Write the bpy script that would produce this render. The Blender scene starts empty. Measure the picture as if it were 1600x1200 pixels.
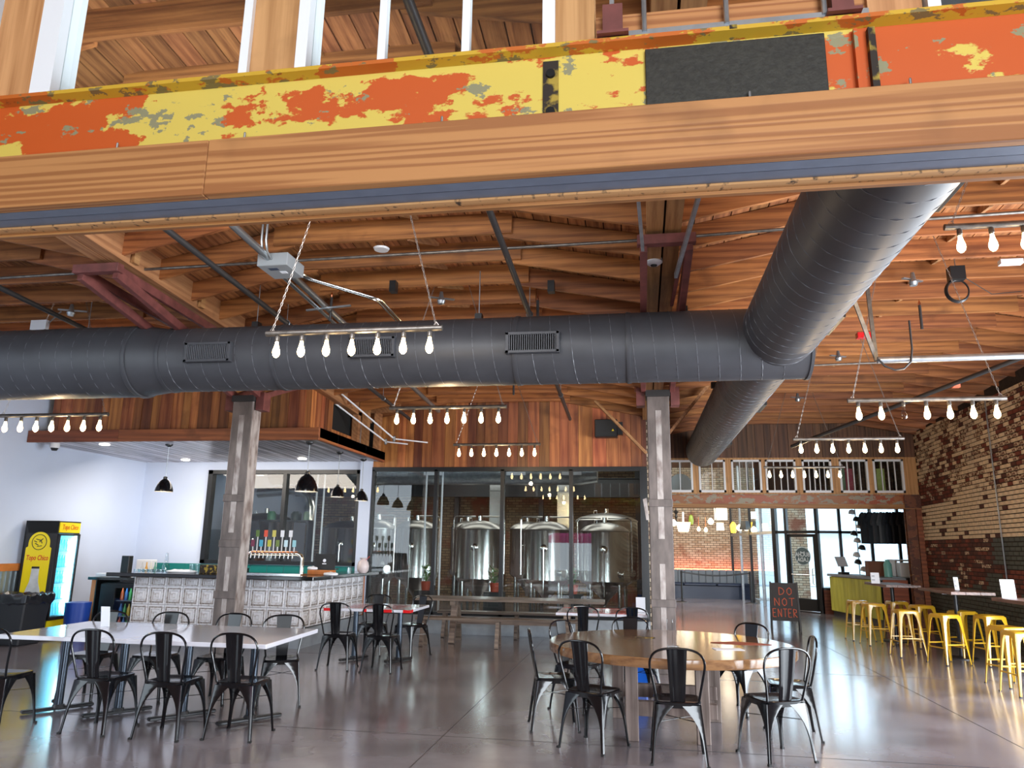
import bpy, bmesh, math, random
from mathutils import Vector, Matrix
R = random.Random(7)
PI = math.pi
S = bpy.context.scene
COL = S.collection

# ------------------------------------------------------------------ camera
cam = bpy.data.cameras.new('camera')
cam.sensor_width = 36.0
cam.lens = 1160.0 / 1600.0 * 36.0
cam.clip_start = 0.05
cam.clip_end = 300
camo = bpy.data.objects.new('camera', cam)
COL.objects.link(camo)
_p, _a, _r = math.radians(12.45), math.radians(9.6), 0.0155
_F = Vector((-math.sin(_a) * math.cos(_p), math.cos(_a) * math.cos(_p), math.sin(_p)))
_R = Vector((math.cos(_a), math.sin(_a), 0))
_U = _R.cross(_F)
_R2 = _R * math.cos(_r) + _U * math.sin(_r)
_U2 = _U * math.cos(_r) - _R * math.sin(_r)
M = Matrix((( _R2.x, _U2.x, -_F.x, 0.0), (_R2.y, _U2.y, -_F.y, 0.0), (_R2.z, _U2.z, -_F.z, 1.6), (0, 0, 0, 1)))
camo.matrix_world = M
S.camera = camo

# ------------------------------------------------------------------ world, daylight, exposure
W = bpy.data.worlds.new('daylight')
S.world = W
W.use_nodes = True
nt = W.node_tree
bg = nt.nodes['Background']
bg.inputs['Color'].default_value = (0.78, 0.90, 1.0, 1)
bg.inputs['Strength'].default_value = 2.6
S.view_settings.view_transform = 'Standard'
S.view_settings.look = 'None'
S.view_settings.gamma = 1.0
S.view_settings.exposure = 0.85
S.view_settings.use_curve_mapping = False
S.cycles.use_denoising = True
S.cycles.max_bounces = 7
S.cycles.diffuse_bounces = 3
S.cycles.glossy_bounces = 3
S.cycles.transmission_bounces = 5
S.cycles.transparent_max_bounces = 10
S.cycles.sample_clamp_indirect = 4.0
S.cycles.caustics_reflective = False
S.cycles.caustics_refractive = False


def area(name, loc, target, sx, sy, power, color):
    l = bpy.data.lights.new(name, 'AREA')
    l.shape = 'RECTANGLE'
    l.size, l.size_y = sx, sy
    l.energy = power
    l.color = color
    o = bpy.data.objects.new(name, l)
    o.location = loc
    o.rotation_euler = (Vector(target) - Vector(loc)).to_track_quat('-Z', 'Y').to_euler()
    COL.objects.link(o)
    return o


# daylight through the wide doors: one pair in the right wall, one opening in the front wall behind the photographer
area('daylight_right_doors', (6.6, 7.2, 1.5), (0.0, 8.2, 3.4), 8.0, 2.8, 800, (0.86, 0.93, 1.0))
area('daylight_front_doors', (3.0, -5.9, 1.8), (1.0, 6.0, 2.6), 4.8, 3.2, 420, (0.88, 0.94, 1.0))
area('front_room_fill', (-0.5, -2.6, 5.3), (-0.5, 2.4, 2.6), 9.0, 1.6, 66, (1.0, 0.97, 0.92))  # added fill under the closed front ceiling, brightens the near beam face
area('hall_fill_left', (-2.5, 3.4, 4.2), (-5.0, 11.5, 0.5), 3.0, 0.6, 70, (0.92, 0.95, 1.0))  # added indoor fill, no roof opening here; lifts the bar side
area('brewery_fill', (-3.0, 18.5, 4.3), (-3.0, 18.5, 0), 6, 3.5, 130, (1.0, 0.95, 0.88))  # broad fill added to light the tanks, no fixture modelled
area('lounge_ceiling_light', (2.2, 24.0, 4.2), (2.2, 25.5, 0), 4, 4, 170, (1.0, 0.93, 0.85))
area('bar_fill', (-8.0, 12.6, 3.1), (-8.0, 13.6, 0), 3, 1.2, 60, (1.0, 0.9, 0.78))  # warm fill added beneath the canopy to brighten the bar and white wall


# ------------------------------------------------------------------ material helpers
MATS = {}


def mat(name, col, rough=0.5, metal=0.0, **k):
    if name in MATS:
        return MATS[name]
    m = bpy.data.materials.new(name)
    m.use_nodes = True
    b = m.node_tree.nodes['Principled BSDF']
    c = tuple(col) + (1,)
    b.inputs['Base Color'].default_value = c
    b.inputs['Roughness'].default_value = rough
    b.inputs['Metallic'].default_value = metal
    b.inputs['Specular IOR Level'].default_value = k.get('spec', 0.5)
    if 'coat' in k:
        b.inputs['Coat Weight'].default_value = k['coat']
        b.inputs['Coat Roughness'].default_value = k.get('coat_rough', 0.08)
    if 'emit' in k:
        b.inputs['Emission Color'].default_value = tuple(k.get('ecol', col)) + (1,)
        b.inputs['Emission Strength'].default_value = k['emit']
    if 'var' in k:          # blotchy colour variation
        N, L = m.node_tree.nodes, m.node_tree.links
        tc = N.new('ShaderNodeTexCoord')
        nz = N.new('ShaderNodeTexNoise')
        nz.inputs['Scale'].default_value = k.get('scale', 6.0)
        nz.inputs['Detail'].default_value = 6
        mp = N.new('ShaderNodeMapping')
        mp.inputs['Scale'].default_value = k.get('stretch', (1, 1, 1))
        L.new(tc.outputs['Object'], mp.inputs[0])
        L.new(mp.outputs[0], nz.inputs['Vector'])
        cr = N.new('ShaderNodeValToRGB')
        v = k['var']
        c2 = k.get('col2', tuple(min(1, x * (1 + v)) for x in col))
        c1 = k.get('col1', tuple(x * (1 - v) for x in col))
        cr.color_ramp.elements[0].position = k.get('lo', 0.32)
        cr.color_ramp.elements[1].position = k.get('hi', 0.68)
        cr.color_ramp.elements[0].color = tuple(c1) + (1,)
        cr.color_ramp.elements[1].color = tuple(c2) + (1,)
        L.new(nz.outputs['Fac'], cr.inputs[0])
        L.new(cr.outputs[0], b.inputs['Base Color'])
        if 'rvar' in k:
            mr = N.new('ShaderNodeMapRange')
            mr.inputs[3].default_value = max(0.02, rough - k['rvar'])
            mr.inputs[4].default_value = rough + k['rvar']
            L.new(nz.outputs['Fac'], mr.inputs[0])
            L.new(mr.outputs[0], b.inputs['Roughness'])
        if 'bump' in k:
            bp = N.new('ShaderNodeBump')
            bp.inputs['Strength'].default_value = k['bump']
            bp.inputs['Distance'].default_value = 0.01
            L.new(nz.outputs['Fac'], bp.inputs['Height'])
            L.new(bp.outputs[0], b.inputs['Normal'])
    MATS[name] = m
    return m


def wood(name, light, dark, axis=0, scale=1.0, rough=0.6, pervar=0.25, streak=14, huevar=0.006, grain=0.16, coat=0.0, wdist=7.0):
    """grain runs along axis; each board (object) gets its own offset, value and hue"""
    if name in MATS:
        return MATS[name]
    m = bpy.data.materials.new(name)
    m.use_nodes = True
    N, L = m.node_tree.nodes, m.node_tree.links
    b = N['Principled BSDF']
    b.inputs['Roughness'].default_value = rough
    b.inputs['Coat Weight'].default_value = coat
    b.inputs['Coat Roughness'].default_value = 0.12
    tc = N.new('ShaderNodeTexCoord')
    oi = N.new('ShaderNodeObjectInfo')
    sc = N.new('ShaderNodeVectorMath'); sc.operation = 'SCALE'
    sc.inputs[0].default_value = (37.0, 17.0, 23.0)
    L.new(oi.outputs['Random'], sc.inputs['Scale'])
    ad = N.new('ShaderNodeVectorMath'); ad.operation = 'ADD'
    L.new(tc.outputs['Object'], ad.inputs[0]); L.new(sc.outputs[0], ad.inputs[1])
    mp = N.new('ShaderNodeMapping')
    s = [streak * scale] * 3
    s[axis] = 0.9 * scale
    mp.inputs['Scale'].default_value = s
    L.new(ad.outputs[0], mp.inputs[0])
    n1 = N.new('ShaderNodeTexNoise')
    n1.inputs['Scale'].default_value = 1.0; n1.inputs['Detail'].default_value = 5; n1.inputs['Distortion'].default_value = 0.8
    L.new(mp.outputs[0], n1.inputs['Vector'])
    wv = N.new('ShaderNodeTexWave')
    wv.bands_direction = 'DIAGONAL'
    wv.inputs['Scale'].default_value = 0.55; wv.inputs['Distortion'].default_value = wdist
    wv.inputs['Detail'].default_value = 3; wv.inputs['Detail Scale'].default_value = 0.7
    mp2 = N.new('ShaderNodeMapping')
    s2 = [streak * scale * 0.9] * 3
    s2[axis] = 0.35 * scale
    mp2.inputs['Scale'].default_value = s2
    L.new(ad.outputs[0], mp2.inputs[0]); L.new(mp2.outputs[0], wv.inputs['Vector'])
    mx = N.new('ShaderNodeMix'); mx.data_type = 'FLOAT'
    mx.inputs[0].default_value = grain
    n3 = N.new('ShaderNodeTexNoise'); n3.inputs['Scale'].default_value = 1.0; n3.inputs['Detail'].default_value = 3
    mp3 = N.new('ShaderNodeMapping'); s3 = [streak * scale * 5] * 3; s3[axis] = 2.2 * scale
    mp3.inputs['Scale'].default_value = s3
    L.new(ad.outputs[0], mp3.inputs[0]); L.new(mp3.outputs[0], n3.inputs['Vector'])
    mf = N.new('ShaderNodeMix'); mf.data_type = 'FLOAT'; mf.inputs[0].default_value = 0.45
    L.new(n1.outputs['Fac'], mf.inputs[2]); L.new(n3.outputs['Fac'], mf.inputs[3])
    L.new(mf.outputs[0], mx.inputs[2]); L.new(wv.outputs['Fac'], mx.inputs[3])
    cr = N.new('ShaderNodeValToRGB')
    cr.color_ramp.elements[0].position = 0.34; cr.color_ramp.elements[1].position = 0.62
    cr.color_ramp.elements[0].color = tuple(dark) + (1,)
    cr.color_ramp.elements[1].color = tuple(light) + (1,)
    L.new(mx.outputs[0], cr.inputs[0])
    hs = N.new('ShaderNodeHueSaturation')
    mr = N.new('ShaderNodeMapRange')
    mr.inputs[3].default_value = 1 - pervar; mr.inputs[4].default_value = 1 + pervar * 0.8
    L.new(oi.outputs['Random'], mr.inputs[0]); L.new(mr.outputs[0], hs.inputs['Value'])
    ml = N.new('ShaderNodeMath'); ml.operation = 'MULTIPLY'; ml.inputs[1].default_value = 7.31
    fr = N.new('ShaderNodeMath'); fr.operation = 'FRACT'
    mr2 = N.new('ShaderNodeMapRange')
    mr2.inputs[3].default_value = 0.5 - huevar; mr2.inputs[4].default_value = 0.5 + huevar
    L.new(oi.outputs['Random'], ml.inputs[0]); L.new(ml.outputs[0], fr.inputs[0]); L.new(fr.outputs[0], mr2.inputs[0])
    L.new(mr2.outputs[0], hs.inputs['Hue'])
    # knots and stains
    n2 = N.new('ShaderNodeTexNoise'); n2.inputs['Scale'].default_value = 2.3; n2.inputs['Detail'].default_value = 4
    L.new(ad.outputs[0], n2.inputs['Vector'])
    mr3 = N.new('ShaderNodeMapRange')
    mr3.inputs[1].default_value = 0.58; mr3.inputs[2].default_value = 0.75
    mr3.inputs[3].default_value = 0.0; mr3.inputs[4].default_value = 0.55
    L.new(n2.outputs['Fac'], mr3.inputs[0])
    mc = N.new('ShaderNodeMix'); mc.data_type = 'RGBA'
    L.new(mr3.outputs[0], mc.inputs[0]); L.new(cr.outputs[0], mc.inputs[6])
    mc.inputs[7].default_value = tuple(x * 0.45 for x in dark) + (1,)
    L.new(mc.outputs[2], hs.inputs['Color'])
    L.new(hs.outputs[0], b.inputs['Base Color'])
    bp = N.new('ShaderNodeBump'); bp.inputs['Strength'].default_value = 0.25; bp.inputs['Distance'].default_value = 0.004
    L.new(mx.outputs[0], bp.inputs['Height']); L.new(bp.outputs[0], b.inputs['Normal'])
    MATS[name] = m
    return m


def paint_peel(name, c1, c2, c3, scale=3.0, c1amt=0.5, c3amt=0.62, stains=0.63, rough=0.45, axis_soft=(0.6, 1, 1), seed=0.0, dark=(0.03, 0.025, 0.02), endbias=0.0):
    """layers of old paint: c2 shows where c1 has flaked, c3 where bare, plus dark stains"""
    m = bpy.data.materials.new(name)
    m.use_nodes = True
    N, L = m.node_tree.nodes, m.node_tree.links
    b = N['Principled BSDF']
    b.inputs['Roughness'].default_value = rough
    tc = N.new('ShaderNodeTexCoord')
    mp = N.new('ShaderNodeMapping')
    mp.inputs['Scale'].default_value = axis_soft
    mp.inputs['Location'].default_value = (seed, seed * 0.7, 0)
    L.new(tc.outputs['Object'], mp.inputs[0])

    def noise(s, d, off, rg=0.62):
        n = N.new('ShaderNodeTexNoise')
        n.inputs['Scale'].default_value = s; n.inputs['Detail'].default_value = d
        n.inputs['Roughness'].default_value = rg
        a = N.new('ShaderNodeVectorMath'); a.operation = 'ADD'; a.inputs[1].default_value = (off, off * 1.3, off * 0.4)
        L.new(mp.outputs[0], a.inputs[0]); L.new(a.outputs[0], n.inputs['Vector'])
        return n

    def step(src, t, w=0.012):
        r = N.new('ShaderNodeMapRange')
        r.inputs[1].default_value = t; r.inputs[2].default_value = t + w
        L.new(src, r.inputs[0])
        return r.outputs[0]

    def mixc(f, a, bb):
        x = N.new('ShaderNodeMix'); x.data_type = 'RGBA'
        L.new(f, x.inputs[0])
        if isinstance(a, tuple): x.inputs[6].default_value = a + (1,)
        else: L.new(a, x.inputs[6])
        if isinstance(bb, tuple): x.inputs[7].default_value = bb + (1,)
        else: L.new(bb, x.inputs[7])
        return x.outputs[2]
    nA, nB, nC = noise(scale, 9, 0), noise(scale * 2.2, 8, 11), noise(scale * 1.6, 6, 29, 0.7)
    big = noise(scale * 0.35, 2, 5)
    av = N.new('ShaderNodeMix'); av.data_type = 'FLOAT'; av.inputs[0].default_value = 0.32
    L.new(nA.outputs['Fac'], av.inputs[2]); L.new(big.outputs['Fac'], av.inputs[3])
    sx = N.new('ShaderNodeSeparateXYZ'); L.new(tc.outputs['Object'], sx.inputs[0])
    ax = N.new('ShaderNodeMath'); ax.operation = 'ADD'; ax.inputs[1].default_value = 0.5; L.new(sx.outputs[0], ax.inputs[0])
    ab = N.new('ShaderNodeMath'); ab.operation = 'ABSOLUTE'; L.new(ax.outputs[0], ab.inputs[0])
    mrx = N.new('ShaderNodeMapRange'); mrx.inputs[1].default_value = 0.95; mrx.inputs[2].default_value = 1.45
    mrx.inputs[3].default_value = endbias * 0.9; mrx.inputs[4].default_value = -endbias
    L.new(ab.outputs[0], mrx.inputs[0])
    sm = N.new('ShaderNodeMath'); sm.operation = 'ADD'; L.new(av.outputs[0], sm.inputs[0]); L.new(mrx.outputs[0], sm.inputs[1])
    f1 = step(sm.outputs[0], c1amt)
    base = mixc(f1, c2, c1)
    f3 = step(nB.outputs['Fac'], c3amt)
    base = mixc(f3, base, c3)
    f4 = step(nC.outputs['Fac'], stains, 0.10)
    base = mixc(f4, base, dark)
    L.new(base, b.inputs['Base Color'])
    bp = N.new('ShaderNodeBump'); bp.inputs['Strength'].default_value = 0.4; bp.inputs['Distance'].default_value = 0.002
    L.new(f1, bp.inputs['Height']); L.new(bp.outputs[0], b.inputs['Normal'])
    MATS[name] = m
    return m


def glassmat(name, tint=(0.9, 0.96, 0.95), refl=1.0):
    m = bpy.data.materials.new(name)
    m.use_nodes = True
    N, L = m.node_tree.nodes, m.node_tree.links
    N.clear()
    out = N.new('ShaderNodeOutputMaterial')
    tr = N.new('ShaderNodeBsdfTransparent'); tr.inputs[0].default_value = tint + (1,)
    gl = N.new('ShaderNodeBsdfGlossy'); gl.inputs['Roughness'].default_value = 0.01
    fr = N.new('ShaderNodeFresnel'); fr.inputs[0].default_value = 1.5
    mlt = N.new('ShaderNodeMath'); mlt.operation = 'MULTIPLY'; mlt.inputs[1].default_value = 2.0 * refl
    mlt.use_clamp = True
    mx = N.new('ShaderNodeMixShader')
    ge = N.new('ShaderNodeNewGeometry')
    inv = N.new('ShaderNodeMath'); inv.operation = 'SUBTRACT'; inv.inputs[0].default_value = 1.0
    L.new(ge.outputs['Backfacing'], inv.inputs[1])
    m2 = N.new('ShaderNodeMath'); m2.operation = 'MULTIPLY'
    L.new(fr.outputs[0], mlt.inputs[0]); L.new(mlt.outputs[0], m2.inputs[0]); L.new(inv.outputs[0], m2.inputs[1])
    L.new(m2.outputs[0], mx.inputs[0])
    L.new(tr.outputs[0], mx.inputs[1]); L.new(gl.outputs[0], mx.inputs[2])
    L.new(mx.outputs[0], out.inputs[0])
    MATS[name] = m
    return m


# ------------------------------------------------------------------ geometry helpers
class MB:
    def __init__(s):
        s.v = []; s.f = []; s.mi = []; s.m = 0

    def add(s, vs, fs):
        o = len(s.v)
        s.v += [tuple(x) for x in vs]
        s.f += [tuple(i + o for i in f) for f in fs]
        s.mi += [s.m] * len(fs)
        return s

    def hexa(s, p):
        """8 points: bottom ring 0-3 ccw, top ring 4-7"""
        return s.add(p, [(3, 2, 1, 0), (4, 5, 6, 7), (0, 1, 5, 4), (1, 2, 6, 5), (2, 3, 7, 6), (3, 0, 4, 7)])

    def box(s, x0, x1, y0, y1, z0, z1):
        if x0 > x1: x0, x1 = x1, x0
        if y0 > y1: y0, y1 = y1, y0
        if z0 > z1: z0, z1 = z1, z0
        return s.hexa([(x0, y0, z0), (x1, y0, z0), (x1, y1, z0), (x0, y1, z0), (x0, y0, z1), (x1, y0, z1), (x1, y1, z1), (x0, y1, z1)])

    def bar(s, a, b, w, h, up=(0, 0, 1)):
        a, b = Vector(a), Vector(b)
        d = (b - a).normalized(); u = Vector(up)
        if abs(d.dot(u)) > 0.98: u = Vector((0, 1, 0))
        r = d.cross(u).normalized(); u = r.cross(d)
        p = []
        for c in (a, b):
            p += [c - r * w / 2 - u * h / 2, c + r * w / 2 - u * h / 2, c + r * w / 2 + u * h / 2, c - r * w / 2 + u * h / 2]
        return s.add(p, [(0, 1, 2, 3), (7, 6, 5, 4), (4, 5, 1, 0), (5, 6, 2, 1), (6, 7, 3, 2), (7, 4, 0, 3)])

    def tube(s, pts, r, n=8, closed=False, cap=True):
        P = [Vector(p) for p in pts]
        rr = r if isinstance(r, (list, tuple)) else [r] * len(P)
        rings = []
        t0 = (P[1] - P[0]).normalized()
        u = Vector((0, 0, 1)) if abs(t0.z) < 0.9 else Vector((1, 0, 0))
        for i, p in enumerate(P):
            if closed: t = (P[(i + 1) % len(P)] - P[i - 1]).normalized()
            elif i == 0: t = (P[1] - P[0]).normalized()
            elif i == len(P) - 1: t = (P[-1] - P[-2]).normalized()
            else: t = ((P[i + 1] - P[i]).normalized() + (P[i] - P[i - 1]).normalized()).normalized()
            u = (u - t * u.dot(t))
            if u.length < 1e-5: u = t.orthogonal()
            u.normalize(); w = t.cross(u)
            rings.append([p + (u * math.cos(2 * PI * k / n) + w * math.sin(2 * PI * k / n)) * rr[i] for k in range(n)])
        vs = [q for g in rings for q in g]
        fs = []
        m = len(P)
        for i in range(m if closed else m - 1):
            a, b = i * n, ((i + 1) % m) * n
            for k in range(n):
                k2 = (k + 1) % n
                fs.append((a + k, a + k2, b + k2, b + k))
        if cap and not closed:
            fs.append(tuple(reversed(range(n)))); fs.append(tuple(range((m - 1) * n, m * n)))
        return s.add(vs, fs)

    def lathe(s, prof, n=24, c=(0, 0, 0), cap=True):
        """profile [(r,z)] bottom to top"""
        vs, fs = [], []
        for r, z in prof:
            vs += [(c[0] + r * math.cos(2 * PI * k / n), c[1] + r * math.sin(2 * PI * k / n), c[2] + z) for k in range(n)]
        for i in range(len(prof) - 1):
            for k in range(n):
                k2 = (k + 1) % n
                fs.append((i * n + k, i * n + k2, (i + 1) * n + k2, (i + 1) * n + k))
        if cap:
            if prof[0][0] > 1e-4: fs.append(tuple(reversed(range(n))))
            if prof[-1][0] > 1e-4: fs.append(tuple(range((len(prof) - 1) * n, len(prof) * n)))
        return s.add(vs, fs)

    def prism(s, pts, y0, y1):
        """outline in x,z extruded along y"""
        n = len(pts)
        vs = [(x, y0, z) for x, z in pts] + [(x, y1, z) for x, z in pts]
        fs = [tuple(range(n)), tuple(reversed(range(n, 2 * n)))]
        for k in range(n):
            k2 = (k + 1) % n
            fs.append((k, k + n, k2 + n, k2))
        return s.add(vs, fs)

    def xf(s, mtx):
        s.v = [tuple(mtx @ Vector(p)) for p in s.v]
        return s

    def mesh(s, name, mats, smooth=False, bevel=0.0):
        me = bpy.data.meshes.new(name)
        me.from_pydata(s.v, [], s.f)
        if not isinstance(mats, (list, tuple)): mats = [mats]
        for m in mats: me.materials.append(m)
        if len(mats) > 1: me.polygons.foreach_set('material_index', s.mi)
        if smooth or bevel:
            bm = bmesh.new(); bm.from_mesh(me)
            bmesh.ops.remove_doubles(bm, verts=bm.verts, dist=1e-5)
            if bevel:
                bmesh.ops.bevel(bm, geom=bm.edges, offset=bevel, segments=1, affect='EDGES', clamp_overlap=True)
            bmesh.ops.recalc_face_normals(bm, faces=bm.faces)
            if smooth:
                for f in bm.faces: f.smooth = True
                for e in bm.edges:
                    if len(e.link_faces) == 2 and e.calc_face_angle(0) > 0.75: e.smooth = False
            bm.to_mesh(me); bm.free()
        me.update()
        return me

    def obj(s, name, mats, parent=None, loc=None, smooth=False, bevel=0.0, rz=None):
        return link(name, s.mesh(name, mats, smooth, bevel), parent, loc, rz)


def link(name, me, parent=None, loc=None, rz=None):
    o = bpy.data.objects.new(name, me)
    COL.objects.link(o)
    if parent is not None: o.parent = parent
    if loc is not None: o.location = loc
    if rz is not None: o.rotation_euler = (0, 0, rz)
    return o


def tag(o, label, cat, group=None, kind=None):
    if label: o['label'] = label
    if cat: o['category'] = cat
    if group: o['group'] = group
    if kind: o['kind'] = kind
    return o


def thing(name, label, cat, loc=(0, 0, 0), rz=0.0, group=None, kind=None):
    o = bpy.data.objects.new(name, None)
    o.empty_display_size = 0.1
    COL.objects.link(o)
    o.location = loc
    o.rotation_euler = (0, 0, rz)
    return tag(o, label, cat, group, kind)


def dup(src, loc, rz=0.0, label=None, group=None, rot=None):
    kids = {}
    for o in list(src.children):
        kids[o] = list(o.children)
    r = src.copy(); COL.objects.link(r)
    r.location = loc
    r.rotation_euler = rot if rot else (0, 0, rz)
    if label: r['label'] = label
    if group: r['group'] = group
    for ch, gs in kids.items():
        c = ch.copy(); COL.objects.link(c); c.parent = r
        for g in gs:
            d = g.copy(); COL.objects.link(d); d.parent = c
    return r


def textmesh(name, body, size, m, parent=None, loc=(0, 0, 0), rot=(PI / 2, 0, 0), depth=0.0015, shear=0.0, align='CENTER', sx=1.0, bold=0.0):
    cu = bpy.data.curves.new(name, 'FONT')
    cu.body = body; cu.size = size; cu.extrude = depth; cu.shear = shear
    cu.align_x = align; cu.align_y = 'CENTER'; cu.resolution_u = 3; cu.offset = bold
    cu.space_line = 0.85
    t = bpy.data.objects.new(name, cu)
    COL.objects.link(t)
    dg = bpy.context.evaluated_depsgraph_get()
    me = bpy.data.meshes.new_from_object(t.evaluated_get(dg))
    bpy.data.objects.remove(t)
    me.materials.clear(); me.materials.append(m)
    o = link(name, me, parent, loc)
    o.rotation_euler = rot
    o.scale = (sx, 1, 1)
    return o


# ------------------------------------------------------------------ materials
def lin(r, g, b):
    f = lambda c: ((c / 255 + 0.055) / 1.055) ** 2.4 if c > 10 else c / 255 / 12.92
    return (f(r), f(g), f(b))


m_joist = wood('joist_wood', (0.40, 0.15, 0.045), (0.17, 0.052, 0.015), 0, pervar=0.22, rough=0.6)
m_deck = wood('deck_wood', (0.42, 0.17, 0.06), (0.18, 0.06, 0.02), 1, pervar=0.25, rough=0.7)
m_girder = wood('girder_wood', (0.42, 0.21, 0.085), (0.25, 0.105, 0.038), 1, pervar=0.12, rough=0.6)
m_fascia = wood('fascia_wood', (0.45, 0.21, 0.07), (0.30, 0.118, 0.035), 0, scale=1.0, streak=34, pervar=0.05, rough=0.55, grain=0.5, wdist=16.0)
m_stud = wood('stud_wood', (0.60, 0.31, 0.13), (0.38, 0.17, 0.06), 2, pervar=0.12)
m_lip = mat('dirty_wood_underside', (0.55, 0.29, 0.12), 0.7, var=0.9, scale=26, col1=(0.03, 0.02, 0.015), col2=(0.60, 0.32, 0.13), lo=0.30, hi=0.42, stretch=(1.5, 1, 1))
m_plank = wood('reclaimed_plank', (0.40, 0.145, 0.045), (0.20, 0.055, 0.018), 2, pervar=0.62, huevar=0.014, rough=0.45, streak=9)
m_plankdark = wood('dark_plank', (0.17, 0.075, 0.035), (0.07, 0.03, 0.015), 2, pervar=0.35, huevar=0.006, rough=0.6)
m_redwood = wood('red_fascia_board', (0.27, 0.08, 0.03), (0.13, 0.035, 0.015), 0, pervar=0.3)
m_soffit = wood('whitewashed_board', (0.62, 0.58, 0.60), (0.12, 0.09, 0.09), 0, pervar=0.2, huevar=0.0, rough=0.35, grain=0.3, streak=9)
m_steelpeel = paint_peel('peeling_yellow_paint', lin(206, 182, 84), lin(188, 82, 28), lin(134, 130, 100), scale=5.0, c1amt=0.494, c3amt=0.60, stains=0.74, endbias=0.06)
m_orangepeel = paint_peel('peeling_orange_paint', lin(214, 92, 22), lin(228, 180, 70), lin(150, 145, 120), scale=3.0, c1amt=0.44, c3amt=0.64, stains=0.74, seed=3.0)
m_flangepeel = paint_peel('stained_flange_paint', lin(196, 156, 46), lin(186, 96, 34), lin(120, 104, 66), scale=9.0, c1amt=0.49, c3amt=0.57, stains=0.64, seed=8.0)
m_farpeel = paint_peel('far_beam_paint', lin(158, 100, 56), lin(158, 76, 40), lin(150, 140, 120), scale=3.0, c1amt=0.5, c3amt=0.52, stains=0.68, seed=14.0)
m_black_plate = mat('black_painted_plate', (0.018, 0.017, 0.013), 0.55, var=0.4, scale=60, bump=0.2)
m_rust = mat('rusty_dark_steel', (0.06, 0.035, 0.02), 0.7, var=0.7, scale=20, col2=(0.35, 0.24, 0.03), lo=0.5, hi=0.62)
m_greymetal = mat('grey_painted_track', lin(112, 122, 140), 0.4, 0.1, var=0.08, scale=10)
m_duct = mat('black_duct', lin(60, 61, 66), 0.5, 0.0, var=0.12, scale=3, bump=0.03, coat=0.1, coat_rough=0.35)
m_ductseam = mat('duct_seam', lin(92, 94, 100), 0.45)
m_void = mat('dark_void', (0.004, 0.004, 0.004), 0.9)
m_redsteel = mat('red_oxide_steel', lin(106, 58, 54), 0.5, 0.0, var=0.3, scale=8, bump=0.1)
m_column = mat('old_steel_column', lin(104, 94, 90), 0.5, 0.2, var=0.35, scale=9, bump=0.15, stretch=(1, 1, 0.3))
m_colpatch = mat('worn_column_paint', lin(160, 152, 148), 0.45, 0.2, var=0.3, scale=11, col1=lin(112, 96, 90), bump=0.2, lo=0.3, hi=0.6, stretch=(1, 1, 0.4))
m_galv = mat('galvanised_steel', lin(168, 174, 180), 0.32, 0.8, var=0.15, scale=12)
m_pipe_dark = mat('dark_pipe', lin(68, 66, 66), 0.45, 0.5)
m_bar = mat('steel_light_bar', lin(110, 105, 100), 0.38, 0.7, var=0.3, scale=14)
m_chain = mat('steel_chain', lin(160, 150, 142), 0.35, 0.8)
m_bulb = mat('warm_bulb_glow', (1.0, 0.82, 0.5), 0.3, emit=11.0, ecol=(1.0, 0.72, 0.36))
m_bulbdead = glassmat('clear_bulb', (0.9, 0.85, 0.75))
m_white = mat('white_paint', lin(225, 226, 232), 0.5, var=0.03, scale=2)
m_wall = mat('white_wall', lin(196, 206, 226), 0.6, var=0.03, scale=1.0)
m_frame = mat('white_window_frame', lin(232, 234, 238), 0.4)
m_blackframe = mat('black_mullion', lin(22, 24, 27), 0.35)
m_glass = glassmat('window_glass', (0.93, 0.97, 0.97))
m_glassdoor = glassmat('shop_glass', (0.9, 0.97, 1.0))
m_acrylic = glassmat('acrylic', (0.97, 0.98, 1.0), 1.4)
m_floor = mat('polished_concrete', lin(136, 130, 136), 0.22, 0.0, var=0.2, scale=1.3, rvar=0.08, coat=0.6, coat_rough=0.13,
              col1=lin(112, 104, 108), col2=lin(146, 140, 147))
m_crack = mat('floor_joint', lin(44, 40, 42), 0.6)
m_concrete = mat('concrete_curb', lin(140, 146, 152), 0.75, var=0.15, scale=5, bump=0.2)
m_tank = mat('brushed_stainless', lin(205, 203, 198), 0.2, 1.0, var=0.06, scale=1.5, stretch=(20, 20, 0.3))
m_tankdark = mat('stainless_dome', lin(150, 148, 144), 0.3, 1.0)
m_ss = mat('polished_stainless', lin(215, 214, 210), 0.14, 1.0)
m_chair = mat('glossy_black_paint', (0.004, 0.0045, 0.006), 0.17, 0.0, coat=0.3, coat_rough=0.05, spec=0.35)
m_rubber = mat('black_rubber', (0.015, 0.015, 0.015), 0.7)
m_stool = mat('yellow_powder_coat', lin(206, 160, 32), 0.28, 0.0, coat=0.5, coat_rough=0.1)
m_whitetop = mat('white_laminate', lin(214, 214, 224), 0.14, coat=0.5)
m_blackmetal = mat('black_metal', (0.02, 0.02, 0.022), 0.35, 0.3)
m_steelbase = mat('dark_steel_tube', lin(58, 66, 76), 0.25, 0.7)
m_tablewood = wood('varnished_table_top', (0.33, 0.17, 0.075), (0.19, 0.09, 0.04), 0, pervar=0.05, rough=0.12, coat=0.9)
m_tableleg = wood('table_leg_wood', (0.30, 0.23, 0.20), (0.13, 0.09, 0.075), 2, pervar=0.05)
m_benchwood = wood('picnic_bench_wood', (0.20, 0.145, 0.11), (0.075, 0.05, 0.038), 0, pervar=0.2, rough=0.4)
m_redpaint = mat('red_vinyl', lin(205, 30, 34), 0.2, coat=0.5)
m_brickred = mat('red_brick', lin(112, 54, 38), 0.85, var=0.35, scale=9, bump=0.4)
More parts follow.
